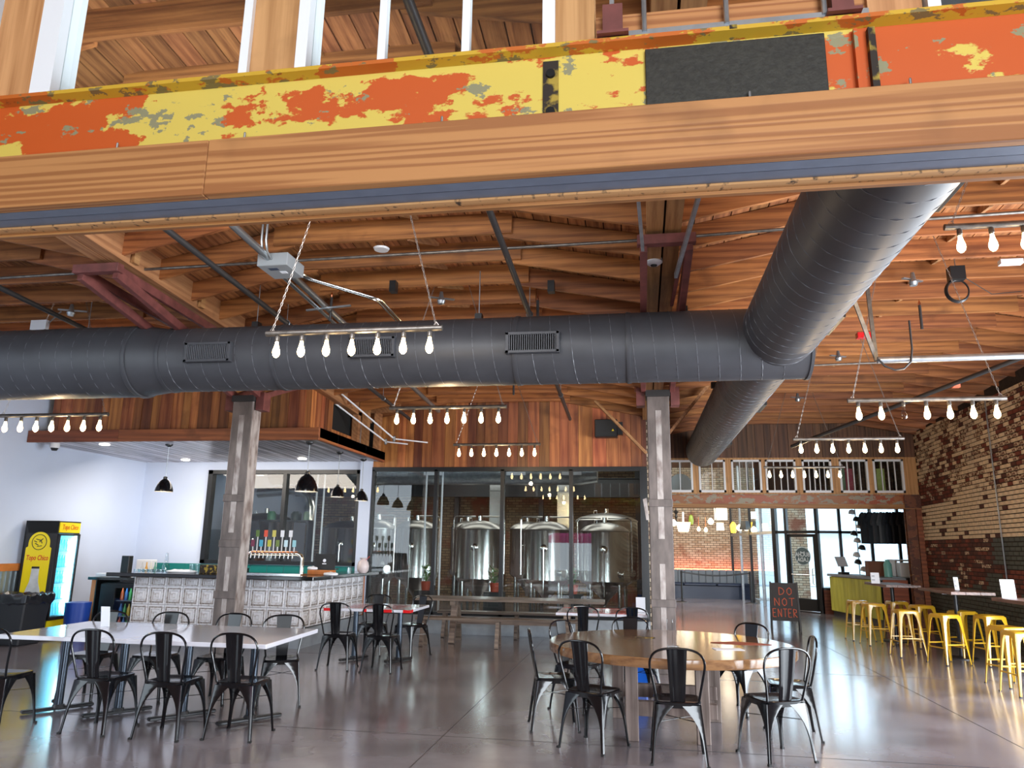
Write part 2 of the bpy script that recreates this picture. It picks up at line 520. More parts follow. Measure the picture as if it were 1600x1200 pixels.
m_brickred2 = mat('brown_brick', lin(82, 44, 34), 0.85, var=0.3, scale=11, bump=0.4)
m_brickwhite = mat('whitewashed_brick', lin(222, 198, 164), 0.8, var=0.14, scale=14, bump=0.35)
m_brickworn = mat('worn_white_brick', lin(150, 118, 88), 0.85, var=0.5, scale=24, col1=lin(104, 52, 36), col2=lin(204, 182, 150), lo=0.44, hi=0.54, bump=0.4)
m_brickgreen = mat('dark_green_painted_brick', lin(60, 62, 50), 0.6, var=0.12, scale=9, bump=0.25)
m_mortar = mat('dark_mortar', lin(44, 32, 24), 0.95, var=0.3, scale=15)
m_teal = mat('teal_tile', lin(20, 118, 112), 0.3)
m_tin = mat('distressed_white_tin', lin(206, 202, 202), 0.5, var=0.4, scale=14, col1=lin(170, 152, 144), col2=lin(226, 224, 228), lo=0.30, hi=0.46)
m_tingroove = mat('brown_tin_groove', lin(140, 120, 108), 0.6, var=0.5, scale=20, col2=lin(190, 184, 180))
m_counter = mat('dark_stone_counter', lin(26, 27, 29), 0.14, var=0.3, scale=50, coat=0.4)
m_yellow = mat('bright_yellow', lin(238, 214, 20), 0.4)
m_black = mat('plain_black', (0.012, 0.012, 0.013), 0.4)
m_blackcloth = mat('black_cloth', (0.015, 0.015, 0.018), 0.9)
m_navy = mat('navy_vinyl', lin(26, 40, 66), 0.35)
m_boothback = mat('grey_upholstery', lin(120, 130, 142), 0.6)
m_paper = mat('white_paper', lin(236, 240, 248), 0.6)
m_ink = mat('dark_ink', lin(60, 70, 90), 0.6)
m_chalk = mat('red_chalk', lin(196, 92, 62), 0.9)
m_board = mat('blackboard', (0.018, 0.013, 0.013), 0.6)
m_char = mat('chartreuse_plank', lin(196, 192, 74), 0.55, var=0.2, scale=5, stretch=(1, 1, 0.3))
m_cooler = mat('cooler_light', (0.1, 0.75, 1.0), 0.4, emit=2.6, ecol=(0.10, 0.62, 0.95))
m_coolerstrip = mat('cooler_light_strip', (0.8, 0.95, 1.0), 0.4, emit=7.0, ecol=(0.65, 0.9, 1.0))
m_led = mat('orange_led', (1, 0.25, 0.1), 0.4, emit=5.0, ecol=(1.0, 0.20, 0.08))
m_lampglow = mat('cream_lamp_glow', (1, 0.92, 0.75), 0.5, emit=2.2, ecol=(1.0, 0.86, 0.62))
m_amber = mat('amber_glass_glow', (1.0, 0.6, 0.05), 0.3, emit=1.6, ecol=(1.0, 0.55, 0.04))
m_greenglass = mat('green_glass', lin(120, 140, 50), 0.2, emit=0.2, ecol=lin(140, 160, 60))
m_copper = mat('copper', lin(214, 140, 104), 0.2, 1.0)
m_recess = mat('recessed_lamp', (1, 0.95, 0.85), 0.4, emit=9.0, ecol=(1.0, 0.93, 0.82))
m_bin = mat('black_bin_plastic', (0.016, 0.018, 0.022), 0.45)
m_corr = mat('corrugated_steel', lin(150, 158, 162), 0.35, 0.8)
m_orangewood = mat('orange_wood', lin(190, 112, 52), 0.5, var=0.2, scale=6)
m_plastic = mat('off_white_plastic', lin(214, 214, 216), 0.4)
m_clear = glassmat('drinking_glass', (0.9, 0.94, 0.96), 1.5)
m_leaf = mat('leaf_green', lin(70, 112, 46), 0.6, var=0.3, scale=20)
m_blue = mat('bright_blue', lin(18, 108, 226), 0.4)
m_conduit = mat('emt_conduit', lin(160, 165, 168), 0.3, 0.85)


m_lfront = mat('front_room_brick', lin(120, 84, 66), .85, var=.3, scale=6)
m_post = paint_peel('rusty_post_paint', lin(116, 66, 38), lin(86, 46, 28), lin(140, 100, 54), scale=7.0, c1amt=0.5, c3amt=0.62, stains=0.60, seed=21.0)
# ================================================================== SETTING
# ---- floor
fl = MB().box(-10.6, 9.5, -4, 29, -0.12, 0).obj('floor', m_floor)
tag(fl, 'polished grey brown concrete floor of the hall', 'floor', kind='structure')
for i, (a, b) in enumerate([((-10, 6.75), (3.5, 6.75)), ((-10, 11.2), (6, 11.2)), ((-1.7, 2.5), (-1.7, 14)), ((3.2, 2.5), (3.2, 18)), ((0.3, 15.5), (6, 15.5))]):
    q = MB()
    if a[1] == b[1]: q.box(a[0], b[0], a[1] - .003, a[1] + .003, 0, .0012)
    else: q.box(a[0] - .003, a[0] + .003, a[1], b[1], 0, .0012)
    q.obj('floor_joint', m_crack, fl)

# ---- roof geometry
ZL = lambda Y: 5.29 - .06 * Y
ZR = lambda Y: 5.10 - .03 * Y
BAYS = [(-10.35, -5.62, ZL, .35, 1.4), (-5.38, .18, ZL, .32, 1.55), (.42, 6.45, ZR, .30, 1.5)]


def zb(X, Y):
    """underside of the joists: each bay rises from its girders to a flat middle"""
    for i, (x0, x1, Z, dr, rw) in enumerate(BAYS):
        if X <= x1 or i == 2:
            t = min(max((X - x0), 0) / rw, max((x1 - X), 0) / rw, 1.0)
            if i == 0: t = min(max(x1 - X, 0) / rw, 1.0)
            return Z(Y) - dr * (1 - t)
    return ZR(Y)


ceiling = tag(MB().box(-10.6, 6.9, 2.3, 14.6, 5.75, 5.8).box(.2, 6.9, 14.6, 28, 5.75, 5.8).obj('ceiling', m_void),
              'timber roof of boards on joists in shallow bays above the hall', 'ceiling', kind='structure')
# roof boards run along the depth of the hall
X = -10.4
while X < 6.6:
    w = .172
    y0, y1 = 2.35, (14.45 if X < .2 else 18.45)
    p = []
    for dz in (.235, .265):
        for (xx, yy) in ((X, y0), (X + w, y0), (X + w, y1), (X, y1)):
            p.append((xx, yy, zb(xx, yy) + dz))
    MB().hexa(p).obj('roof_board', m_deck, ceiling)
    X += .184
q = MB()
xs = sorted(set([-10.5, 6.7] + [v for b in BAYS for v in (b[0], b[0] + b[4], b[1] - b[4], b[1])]))
for a, b in zip(xs[:-1], xs[1:]):
    y1 = 14.5 if b < .3 else 18.5
    p = []
    for dz in (.272, .30):
        for (xx, yy) in ((a, 2.3), (b, 2.3), (b, y1), (a, y1)): p.append((xx, yy, zb(min(max(xx, a + 1e-4), b - 1e-4), yy) + dz))
    q.hexa(p)
q.obj('roof_felt', m_void, ceiling)
# joists: a flat middle piece and two sloping end pieces per bay, lapped side by side
JT, JH = .042, .235
for bi, (x0, x1, Z, dr, rw) in enumerate(BAYS):
    fa, fb = (x0 + rw - .12, x1 - rw + .12)
    if bi == 0: fa = x0
    if bi == 2: pass
    flat = MB().box(fa, fb, -JT / 2, JT / 2, 0, JH).mesh('joist', m_joist)
    sl = dr / rw
    e = .10

    def slope(xa, xb, za, zb_):
        return MB().hexa([(xa, -JT / 2, za), (xb, -JT / 2, zb_), (xb, JT / 2, zb_), (xa, JT / 2, za),
                          (xa, -JT / 2, za + JH), (xb, -JT / 2, zb_ + JH), (xb, JT / 2, zb_ + JH), (xa, JT / 2, za + JH)]).mesh('joist', m_joist)
    left = slope(x0, x0 + rw + e, -dr, sl * e * .0)
    right = slope(x1 - rw - e, x1, 0, -dr)
    Y = 2.75
    while Y < (14.3 if bi < 2 else 18.3):
        link('joist', flat, ceiling, (0, Y, Z(Y)))
        if bi > 0: link('joist', left, ceiling, (0, Y + .046, Z(Y + .046)))
        link('joist', right, ceiling, (0, Y + .046, Z(Y + .046)))
        Y += .64
# short wood bridging between joists at midspan
for bx, Z, y1 in ((-2.45, ZL, 14), (3.35, ZR, 18)):
    br = MB().bar((0, 0, .02), (.16, .6, .2), .036, .07).mesh('bridging', m_girder)
    Y = 3.4
    k = 0
    while Y < y1 - .7:
        link('bridging', br, ceiling, (bx + (.0 if k % 2 else .06), Y, Z(Y) + .0))
        Y += .64; k += 1
# girders on the column lines
for gx, y1 in ((.30, 14.4), (-5.50, 14.4)):
    q = MB()
    z0, z1 = ZL(2.4) - .37, ZL(y1) - .37
    for s in (-.085, .085):
        q.hexa([(gx + s - .075, 2.4, z0), (gx + s + .075, 2.4, z0), (gx + s + .075, y1, z1), (gx + s - .075, y1, z1),
                (gx + s - .075, 2.4, z0 + .34), (gx + s + .075, 2.4, z0 + .34), (gx + s + .075, y1, z1 + .34), (gx + s - .075, y1, z1 + .34)])
    g = q.obj('girder', m_girder, ceiling)
    Y = 3.0
    while Y < 14:
        MB().box(gx + (.17 if gx < 0 else -.21), gx + (.21 if gx < 0 else -.17), Y - .09, Y + .0, ZL(Y) - .34, ZL(Y) - .06).obj('joist_block', m_girder, g)
        Y += 1.28
q = MB()
q.hexa([(.2, 14.4, ZR(14.4) - .5), (.4, 14.4, ZR(14.4) - .5), (.4, 18.4, ZR(18.4) - .5), (.2, 18.4, ZR(18.4) - .5),
        (.2, 14.4, ZR(14.4) - .05), (.4, 14.4, ZR(14.4) - .05), (.4, 18.4, ZR(18.4) - .05), (.2, 18.4, ZR(18.4) - .05)])
q.obj('girder', m_girder, ceiling)

# ---- left wall
wl = tag(MB().box(-10.6, -10.35, 2.2, 14.6, 0, 5.7).obj('wall_left', m_wall), 'plain white wall behind the drinks fridge', 'wall', kind='structure')
q = MB()
Y = 9.2
n = 0
while Y < 11.9:
    q.box(-10.35, -10.35 + (.028 if n % 2 else .008), Y, Y + .05, .12, 1.1); Y += .05; n += 1
q.obj('corrugated_panel', m_corr, wl)
MB().box(-10.35, -10.28, 9.0, 12.0, 1.1, 1.22).obj('cap_rail', m_orangewood, wl)
v = MB().box(-10.35, -10.33, 9.3, 10.1, 3.55, 4.1)
vv = v.obj('wall_vent', m_white, wl)
q = MB()
for k in range(12): q.box(-10.33, -10.318, 9.33, 10.07, 3.58 + k * .042, 3.60 + k * .042)
q.obj('louvre', m_plastic, vv)

# ---- back wall: white part with a glazed opening behind the bar
YB = 14.4
wb = MB()
wb.box(-10.6, -8.85, YB, YB + .15, 0, 5.0).box(-8.85, -5.5, YB, YB + .15, 3.1, 5.0).box(-8.85, -5.5, YB, YB + .15, 0, 1.2)
wb.box(-5.5, -5.26, YB - .08, YB + .15, 0, 3.42)
wb = tag(wb.obj('wall_back', m_wall), 'white back wall behind the bar', 'wall', kind='structure')
q = MB()
for x in range(13):
    q.box(-9.9 + x * .36, -9.9 + x * .36 + .352, YB - .012, YB, .98, 1.19)
q.obj('backsplash', m_teal, wb)
w1 = MB()
w1.box(-8.85, -8.75, YB - .05, YB + .1, 1.2, 3.1).box(-5.58, -5.5, YB - .05, YB + .1, 1.2, 3.1).box(-8.85, -5.5, YB - .05, YB + .1, 3.02, 3.1)
w1.box(-8.85, -5.5, YB - .05, YB + .1, 1.2, 1.27).box(-7.17, -7.09, YB - .05, YB + .1, 1.27, 3.02)
w1 = tag(w1.obj('window_1', m_blackframe), 'black framed window behind the bar looking into the brewery', 'window', kind='structure')
for a, b in ((-8.75, -7.17), (-7.09, -5.58)):
    MB().box(a, b, YB + .02, YB + .03, 1.27, 3.02).obj('pane', m_glass, w1)

# ---- glass partition of the brewery on a concrete curb, timber boards above
w2 = MB()
for x in (-5.24, -3.93, -2.59, -1.25):
    w2.box(x - .035, x + .035, YB - .05, YB + .08, .33, 3.1)
w2.box(-5.26, .16, YB - .05, YB + .08, 3.07, 3.15).box(-5.26, .16, YB - .05, YB + .08, .33, .39).box(.06, .2, YB - .06, YB + .1, .33, 3.15)
w2 = tag(w2.obj('window_2', m_blackframe), 'floor to header black framed glass partition in front of the tanks', 'window', kind='structure')
for a, b in ((-5.2, -3.965), (-3.895, -2.625), (-2.555, -1.285), (-1.215, .06)):
    MB().box(a, b, YB + .01, YB + .02, .39, 3.07).obj('pane', m_glass, w2)
tag(MB().box(-5.26, .2, YB - .12, YB + .15, 0, .33).obj('trim_1', m_concrete), 'grey concrete curb under the glass partition', 'curb', kind='structure')
wp = tag(MB().box(-5.26, .2, YB + .03, YB + .12, 3.15, 4.9).obj('wall_plank', m_void), 'wall of reclaimed brown boards above the glass partition', 'wall', kind='structure')
x = -5.26
while x < .2:
    w = R.choice((.17, .2, .23, .27))
    w = min(w, .2 - x)
    if w < .04: break
    t = R.uniform(0, .014)
    MB().box(x, x + w - .005, YB - .0 - t, YB + .03, 3.152, zb(x + w / 2, YB) + .16).obj('plank', m_plank, wp)
    x += w

tag(MB().box(-7.5, 7.2, -6.3, 2.25, 5.6, 5.75).obj('ceiling_front', m_plankdark), 'dark timber ceiling of the front room around the camera', 'ceiling', kind='structure')
tag(MB().box(-7.5, -4.1, -6.3, -6.1, 0, 5.6).box(-2.1, .5, -6.3, -6.1, 0, 5.6).box(5.5, 7.2, -6.3, -6.1, 0, 5.6).box(-4.1, -2.1, -6.3, -6.1, 2.3, 5.6).box(.5, 5.5, -6.3, -6.1, 3.5, 5.6).obj('wall_front', m_lfront), 'front wall with a doorway and a wide opening behind the camera', 'wall', kind='structure')
tag(MB().box(-7.7, -7.5, -6.3, 2.25, 0, 5.6).obj('wall_front_left', m_lfront), 'left wall of the front room', 'wall', kind='structure')
tag(MB().box(7.2, 7.4, -6.3, 2.25, 0, 5.6).obj('wall_front_right', m_lfront), 'right wall of the front room', 'wall', kind='structure')
tag(MB().box(6.2, 6.6, 2.25, 11.4, 3.0, 5.6).obj('wall_right_lintel', m_brickred2), 'brick wall above the wide side doors', 'wall', kind='structure')
# ---- right brick wall, slightly out of square with the hall
XW = lambda Y: 5.62 + .04 * Y
wr = MB().hexa([(XW(11.4) + .012, 11.4, 0), (XW(11.4) + .3, 11.4, 0), (XW(18.5) + .3, 18.5, 0), (XW(18.5) + .012, 18.5, 0),
                (XW(11.4) + .012, 11.4, 4.6), (XW(11.4) + .3, 11.4, 4.6), (XW(18.5) + .3, 18.5, 4.35), (XW(18.5) + .012, 18.5, 4.35)])
wr = tag(wr.obj('wall_right', m_mortar), 'old brick wall with flaking white paint above and dark green paint below', 'wall', kind='structure')
wa = math.atan(.04)


def brickkind(Y, z):
    n = math.sin(Y * 2.1 + 1.3) * .5 + math.sin(Y * 5.3) * .3 + math.sin(Y * .9 + z * 3) * .3
    r = R.random()
    if z < .98 + .16 * n: return 4
    if z < 1.86:
        if 12.6 < Y < 14.6 and z > 1.42 + .1 * n: return 4
        if z < 1.35 and math.sin(Y * 3.1) > .45 and z < 1.25: return 4
        return 3 if r < .13 else (0 if r < .55 else 1)
    if z < 2.72 - .02 * (Y - 14): return 2 if r < .93 else 1
    if Y > 16.2 and z < 3.2: return 0 if r < .6 else (3 if r < .8 else 1)
    k = math.sin(Y * 1.7 + z * 2.3) + math.sin(Y * 3.9 - z * 1.9) * .6
    if k > -.2: return 2 if r < .58 else (3 if r < .9 else 0)
    return 3 if r < .42 else (2 if r < .68 else (0 if r < .86 else 1))


bm_all = [m_brickred, m_brickred2, m_brickwhite, m_brickworn, m_brickgreen]
bmesh_k = [MB().box(0, .018, 0, .198, 0, .061).mesh('brick', m, bevel=.004) for m in bm_all]
near, rest = [], MB()
ncourse = 57
for c in range(ncourse):
    z = .004 + c * .0762
    Y = 11.45 + (.1 if c % 2 else 0)
    while Y < 18.25:
        if z < 4.70 - .026 * (Y - 3):
            near.append((Y, z, brickkind(Y, z)))
        Y += .2135
vis = [b for b in near if b[0] > 12.55 and b[1] > 1.0]
vis.sort(key=lambda b: b[0])
ind = set(vis[:296])
for (Y, z, k) in near:
    dx = R.uniform(-.004, .004)
    if (Y, z, k) in ind:
        o = link('brick', bmesh_k[k], wr, (XW(Y) - .004 + dx, Y, z))
        o.rotation_euler = (0, 0, -wa)
    else:
        rest.m = k
        a, b = XW(Y) - .004 + dx, XW(Y + .204) - .004 + dx
        rest.hexa([(a, Y, z), (a + .02, Y, z), (b + .02, Y + .198, z), (b, Y + .198, z), (a, Y, z + .061), (a + .02, Y, z + .061), (b + .02, Y + .198, z + .061), (b, Y + .198, z + .061)])
o = rest.obj('brick_courses', bm_all, wr)
o['kind'] = 'stuff'
MB().tube([(XW(14.2) - .03, 14.2, .9), (XW(14.2) - .03, 14.2, 4.3)], .012, 6).obj('wall_conduit', m_galv, wr)

# ---- far header wall with a row of old windows, and the painted beam under it
YH = 18.4
wh = tag(MB().box(.2, 6.45, YH + .03, YH + .12, 3.79, 4.9).obj('wall_header', m_void), 'dark board wall above the far row of old windows', 'wall', kind='structure')
x = .2
while x < 6.4:
    w = R.choice((.14, .18, .22))
    MB().box(x, x + w - .006, YH - R.uniform(0, .01), YH + .03, 3.79, zb(x + w / 2, YH) + .2).obj('plank', m_plankdark, wh)
    x += w
wins = [(.74, 1.34, 1), (1.48, 2.10, 1), (2.24, 2.93, 3), (3.02, 3.71, 3), (3.85, 4.51, 4), (4.68, 5.31, 3), (5.42, 6.08, 3)]
q = MB()
q.box(.2, 6.45, YH, YH + .1, 3.74, 3.79).box(.2, 6.45, YH, YH + .1, 2.93, 2.965)
edges = [.2] + [v for a, b, n in wins for v in (a, b)] + [6.42]
for k in range(0, len(edges), 2):
    q.box(edges[k], edges[k + 1], YH + .005, YH + .1, 2.965, 3.74)
MB.obj(q, 'mullion_board', m_stud, wh)
for i, (a, b, n) in enumerate(wins):
    q = MB()
    t = .045
    q.box(a, a + t, YH - .02, YH + .06, 2.965, 3.74).box(b - t, b, YH - .02, YH + .06, 2.965, 3.74)
    q.box(a, b, YH - .02, YH + .06, 3.695, 3.74).box(a, b, YH - .02, YH + .06, 2.965, 3.02)
    wd = tag(q.obj('window_%d' % (i + 3), m_frame), 'old white framed window in the far row, %s' % ('first beside the steel column', 'second from the steel column', 'third from the steel column', 'middle one of the seven', 'third from the brick wall', 'second from the brick wall', 'nearest the brick wall')[i], 'window', kind='structure')
    cells = n + 1
    cw = (b - a - 2 * t) / cells
    for c in range(cells):
        xa = a + t + c * cw
        MB().box(xa, xa + cw, YH + .018, YH + .022, 3.02, 3.695).obj('pane', m_glass, wd)
        if c: MB().box(xa - .009, xa + .009, YH - .01, YH + .04, 3.02, 3.695).obj('muntin', m_frame, wd)
hb = thing('header_beam', 'far steel beam with flaking orange and yellow paint over the wide opening', 'beam', (0, YH, 2.6), kind='structure')
MB().box(.2, 6.42, -.02, .02, .11, .31).box(.2, 6.42, -.09, .09, .30, .325).box(.2, 6.42, -.09, .09, .10, .115).obj('steel_web', m_farpeel, hb)
MB().box(.2, 6.42, -.09, .10, 0, .10).obj('wood_strip', m_fascia, hb)
hp = thing('corner_post', 'rusty post in the corner carrying the far beam beside the brick wall', 'post', (6.12, YH, 0), kind='structure')
MB().box(-.10, .10, -.09, -.06, 0, 2.6).box(-.10, .10, .06, .09, 0, 2.6).box(-.015, .015, -.06, .06, 0, 2.6).obj('steel_section', m_post, hp)
MB().box(.12, .24, -.08, .08, 0, 2.6).obj('wood_post', m_redwood, hp)
MB().box(-.12, .26, -.1, -.092, 2.62, 2.92).obj('end_plate', m_post, hp)

# ---- lounge beyond the header: brick wall, side walls, ceiling
m_lbrick = bpy.data.materials.new('lounge_brick'); m_lbrick.use_nodes = True
N, L = m_lbrick.node_tree.nodes, m_lbrick.node_tree.links
bt = N.new('ShaderNodeTexBrick'); tc = N.new('ShaderNodeTexCoord'); mp = N.new('ShaderNodeMapping')
mp.inputs['Rotation'].default_value = (PI / 2, 0, 0)
L.new(tc.outputs['Object'], mp.inputs[0]); L.new(mp.outputs[0], bt.inputs['Vector'])
bt.inputs['Scale'].default_value = 1.0
bt.inputs['Brick Width'].default_value = .215; bt.inputs['Row Height'].default_value = .078; bt.inputs['Mortar Size'].default_value = .008
bt.inputs['Color1'].default_value = lin(214, 200, 176) + (1,); bt.inputs['Color2'].default_value = lin(186, 158, 130) + (1,)
bt.inputs['Mortar'].default_value = lin(70, 58, 50) + (1,)
nz = N.new('ShaderNodeTexNoise'); nz.inputs['Scale'].default_value = 1.4; nz.inputs['Detail'].default_value = 7
L.new(tc.outputs['Object'], nz.inputs['Vector'])
mr = N.new('ShaderNodeMapRange'); mr.inputs[1].default_value = .56; mr.inputs[2].default_value = .68
L.new(nz.outputs['Fac'], mr.inputs[0])
mx = N.new('ShaderNodeMix'); mx.data_type = 'RGBA'; L.new(mr.outputs[0], mx.inputs[0]); L.new(bt.outputs[0], mx.inputs[6])
mx.inputs[7].default_value = lin(128, 74, 56) + (1,)
L.new(mx.outputs[2], N['Principled BSDF'].inputs['Base Color']); N['Principled BSDF'].inputs['Roughness'].default_value = .85
bp = N.new('ShaderNodeBump'); bp.inputs['Strength'].default_value = .5; bp.inputs['Distance'].default_value = .01
L.new(bt.outputs['Fac'], bp.inputs['Height']); bp.invert = True; L.new(bp.outputs[0], N['Principled BSDF'].inputs['Normal'])
tag(MB().box(-.2, 4.2, 28.2, 28.4, 0, 5).obj('wall_lounge', m_lbrick), 'far brick wall behind the long bench seat', 'wall', kind='structure')
tag(MB().box(.2, .35, YB + .16, 28.3, 0, 5.2).obj('wall_partition', m_lbrick), 'brick wall between brewery and lounge', 'wall', kind='structure')
tag(MB().box(.2, 9.4, YH + .2, 28.4, 4.6, 4.7).obj('ceiling_lounge', m_plankdark), 'dark lounge ceiling beyond the far beam', 'ceiling', kind='structure')
tag(MB().box(7.6, 7.75, YH + .1, 21.7, 0, 4.6).obj('wall_shop', m_plankdark), 'dark wall behind the merchandise counter', 'wall', kind='structure')
tag(MB().box(6.45, 7.7, YH - .05, YH + .1, 0, 4.6).obj('wall_corner', m_plankdark), 'return wall at the corner of the merchandise area', 'wall', kind='structure')

# ---- brewery interior shell
m_brewbrick = m_lbrick.copy(); m_brewbrick.node_tree.nodes['Brick Texture'].inputs['Color1'].default_value = lin(150, 128, 98) + (1,); m_brewbrick.node_tree.nodes['Brick Texture'].inputs['Color2'].default_value = lin(116, 92, 70) + (1,)
tag(MB().box(-10.6, .2, 22.6, 22.8, 0, 5.2).obj('wall_brewery', m_brewbrick), 'pale brick wall at the back of the brewery', 'wall', kind='structure')
tag(MB().box(-10.6, .2, YB + .16, 22.8, 4.4, 4.5).obj('ceiling_brewery', m_void), 'dark ceiling over the brewing tanks', 'ceiling', kind='structure')
tag(MB().box(-10.6, -10.4, YB + .16, 22.6, 0, 5.0).obj('wall_brewery_side', m_wall), 'white side wall of the brewery', 'wall', kind='structure')

# ---- pavement and planting seen through the shop doors
tag(MB().box(9.5, 24, 10, 50, -.14, -.02).box(-4, 9.5, 29, 50, -.14, -.02).box(4.0, 9.5, 27, 29, -.02, .005).obj('ground_outside', mat('pale_pavement', lin(200, 200, 198), .8)), 'pale pavement outside the shop doors', 'ground', kind='structure')

# ================================================================== NEAR WINDOW WALL AND BEAM
YN = 2.3
nb = thing('near_beam', 'heavy steel beam with peeling yellow and orange paint above the opening', 'beam', (0, YN, 2.85), kind='structure')
XA, XB = -6.2, 5.2
web = MB().box(XA, XB, .042, .057, .10, .485)
web.obj('steel_web', m_steelpeel, nb)
MB().hexa([(XA, 0, .487), (XB, 0, .487), (XB, .05, .474), (XA, .05, .474), (XA, 0, .503), (XB, 0, .503), (XB, .26, .505), (XA, .26, .505)]).obj('top_flange', m_flangepeel, nb)
MB().box(XA, XB, 0, .2, .085, .10).obj('bottom_flange', m_rust, nb)
# timber fascia in lengths
xs = [XA, -3.9, -1.55, 3.9, XB]
for a, b in zip(xs[:-1], xs[1:]):
    MB().box(a + .001, b - .001, -.012, .032, 0, .222).obj('fascia_board', m_fascia, nb, bevel=.003)
MB().box(XA, XB, .033, .088, .0, .03).box(XA, XB, .098, .16, .004, .03).box(XA, XB, .088, .098, .02, .03).obj('door_track', m_greymetal, nb)
MB().box(XA, XB, .162, .205, -.004, .05).obj('soffit_strip', m_lip, nb)
MB().box(XA, XB, .206, .228, -.016, .24).obj('rear_board', m_fascia, nb)
# black plate, weld plates, bolts
MB().box(.06, .655, .026, .040, .235, .462).obj('black_plate', m_black_plate, nb, bevel=.002)
MB().box(-.30, -.245, .034, .042, .222, .455).obj('rust_plate', m_rust, nb)
for z in (.25, .40):
    q = MB().lathe([(.016, 0), (.016, .012)], 12)
    q.xf(Matrix.Translation((-.272, .034, z)) @ Matrix.Rotation(PI / 2, 4, 'X')).obj('bolt_hole', m_void, nb)
for x in (.745, .79, .35):
    w = .012 if x != .79 else .022
    if x == .35: MB().box(.345, .37, -.002, .0, .49, .505).obj('weld_mark', m_rust, nb)
    else: MB().box(x, x + w, .018, .042, .222, .462).obj('stiffener', m_rust if x > .78 else m_steelpeel, nb)
for x in (-2.55, -1.42, -.66, .4, .9, -1.95, 1.6, 2.6):
    MB().lathe([(.0045, 0), (.0045, .03), (.002, .034)], 8, (x, .012, .222)).obj('screw', m_galv, nb)

# windows above the beam
zt, zc = 3.357, 4.95
nw = thing('window_10', 'interior window row above the near painted beam, clear panes and white frames', 'window', (0, YN, 0), kind='structure')
for a, b in ((-2.60, -2.385), (-1.44, -1.245), (-.255, -.115), (-3.9, -3.6), (.80, .97), (1.9, 2.1), (3.2, 3.4)):
    MB().box(a, b, .03, .12, zt, zc).obj('stud', m_stud, nw)
for a, b in ((-2.385, -2.29), (-1.475, -1.44), (-1.245, -1.20), (-.30, -.255), (-3.55, -3.5), (-2.68, -2.62), (.98, 1.02)):
    MB().box(a, b, .01, .13, zt, zc).obj('jamb', m_frame, nw)
for x in (-.915, -.59):
    MB().box(x - .015, x + .015, .04, .07, zt, zc).obj('muntin', m_frame, nw)
for a, b in ((-3.5, -2.68), (-2.29, -1.475), (-1.20, -.30), (1.02, 1.9)):
    MB().box(a, b, .055, .06, zt, zc).obj('pane', m_glass, nw)
MB().box(-.11, .80, .05, .1, zt + .03, zt + .12).obj('sill_board', m_fascia, nw)
MB().box(.0, .8, .02, .12, zt + .01, zt + .03).obj('sill_plate', m_galv, nw)
for x in (-.105, .66):
    bk = MB().box(x, x + .11, -.02, .1, zt, zt + .012).box(x + .02, x + .09, .0, .08, zt, zt + .13).obj('steel_bracket', m_redsteel, nw)
    MB().box(x + .045, x + .06, .0, .08, zt + .13, zt + .8).obj('rod', m_galv, bk)
for x in (.02, .62, .3):
    MB().tube([(x + .04, .02, zt + .02), (x + .04, .02, zc)], .009, 8).obj('threaded_rod', m_galv, nw)

# ================================================================== COLUMNS AND RED STEEL TRUSSES
def column(x, y, ztop, label):
    t = thing('steel_column', label, 'column', (x, y, 0), kind='structure')
    w = .15
    MB().box(-w, w, -.135, -.115, .02, ztop).box(-w, w, .115, .135, .02, ztop).box(-.01, .01, -.115, .115, .02, ztop).obj('steel_section', m_column, t, bevel=.003)
    MB().box(-.035, .035, -.139, -.135, .3, 1.42).box(-.04, .04, -.139, -.135, 1.75, ztop - .2).obj('worn_paint_strip', m_colpatch, t)
    MB().box(-.155, -.151, -.13, .13, .05, ztop).box(.151, .155, -.12, .12, .05, ztop).obj('side_plate', m_colpatch if x < 0 else m_column, t)
    for z in (.86, 2.18, 1.55):
        if z == 1.55 and x > 0: continue
        MB().box(-w - .012, w + .012, -.152, -.136, z, z + .10).obj('strap', m_column, t, bevel=.003)
    MB().box(-.17, .17, -.17, .17, 0, .02).obj('base_plate', m_column, t)
    MB().box(-.17, .17, -.16, .16, ztop, ztop + .09).obj('cap', m_pipe_dark, t)
    return t


c1 = column(.32, 10.6, 3.72, 'old steel column behind the round table, beside the glass partition')
c2 = column(-5.62, 9.95, 3.62, 'old steel column between the long white table and the bar')
MB().hexa([(-.20, -.14, 2.0), (-.16, -.14, 2.0), (-.16, -.13, 2.0), (-.20, -.13, 2.0), (-.24, -.14, 2.28), (-.19, -.14, 2.3), (-.19, -.13, 2.3), (-.24, -.13, 2.28)]).obj('splinter', m_colpatch, c1)


def truss(x, yc, zc_, label):
    t = thing('steel_truss', label, 'truss', (x, yc, zc_), kind='structure')
    yf = 6.65 - yc
    zf = 4.40 - zc_
    zr = ZL(yc) - .44 - zc_
    for s in (-1, 1):
        MB().bar((s * .2, 0, 0.1), (s * .21, yf, zf - .02), .07, .10).obj('diagonal', m_redsteel, t, bevel=.004)
        MB().bar((s * .2, .6, zr - .04), (s * .21, yf, zf + .03), .05, .10).obj('top_chord', m_redsteel, t, bevel=.004)
        MB().box(s * .24 - .06, s * .24 + .06, -.1, .1, -.12, .14).obj('foot_bracket', m_redsteel, t)
        MB().bar((s * .22, 0, .1), (s * .3, 1.2, zr - .1), .05, .08).obj('rear_diagonal', m_redsteel, t)
    MB().box(-.27, .27, yf - .06, yf + .04, zf - .01, zf + .085).obj('cross_channel', m_redsteel, t, bevel=.004)
    MB().bar((.16, yf + .05, zf), (.10, yf + 1.3, zf - .16), .035, .05).obj('tie_bar', m_redsteel, t)
    return t


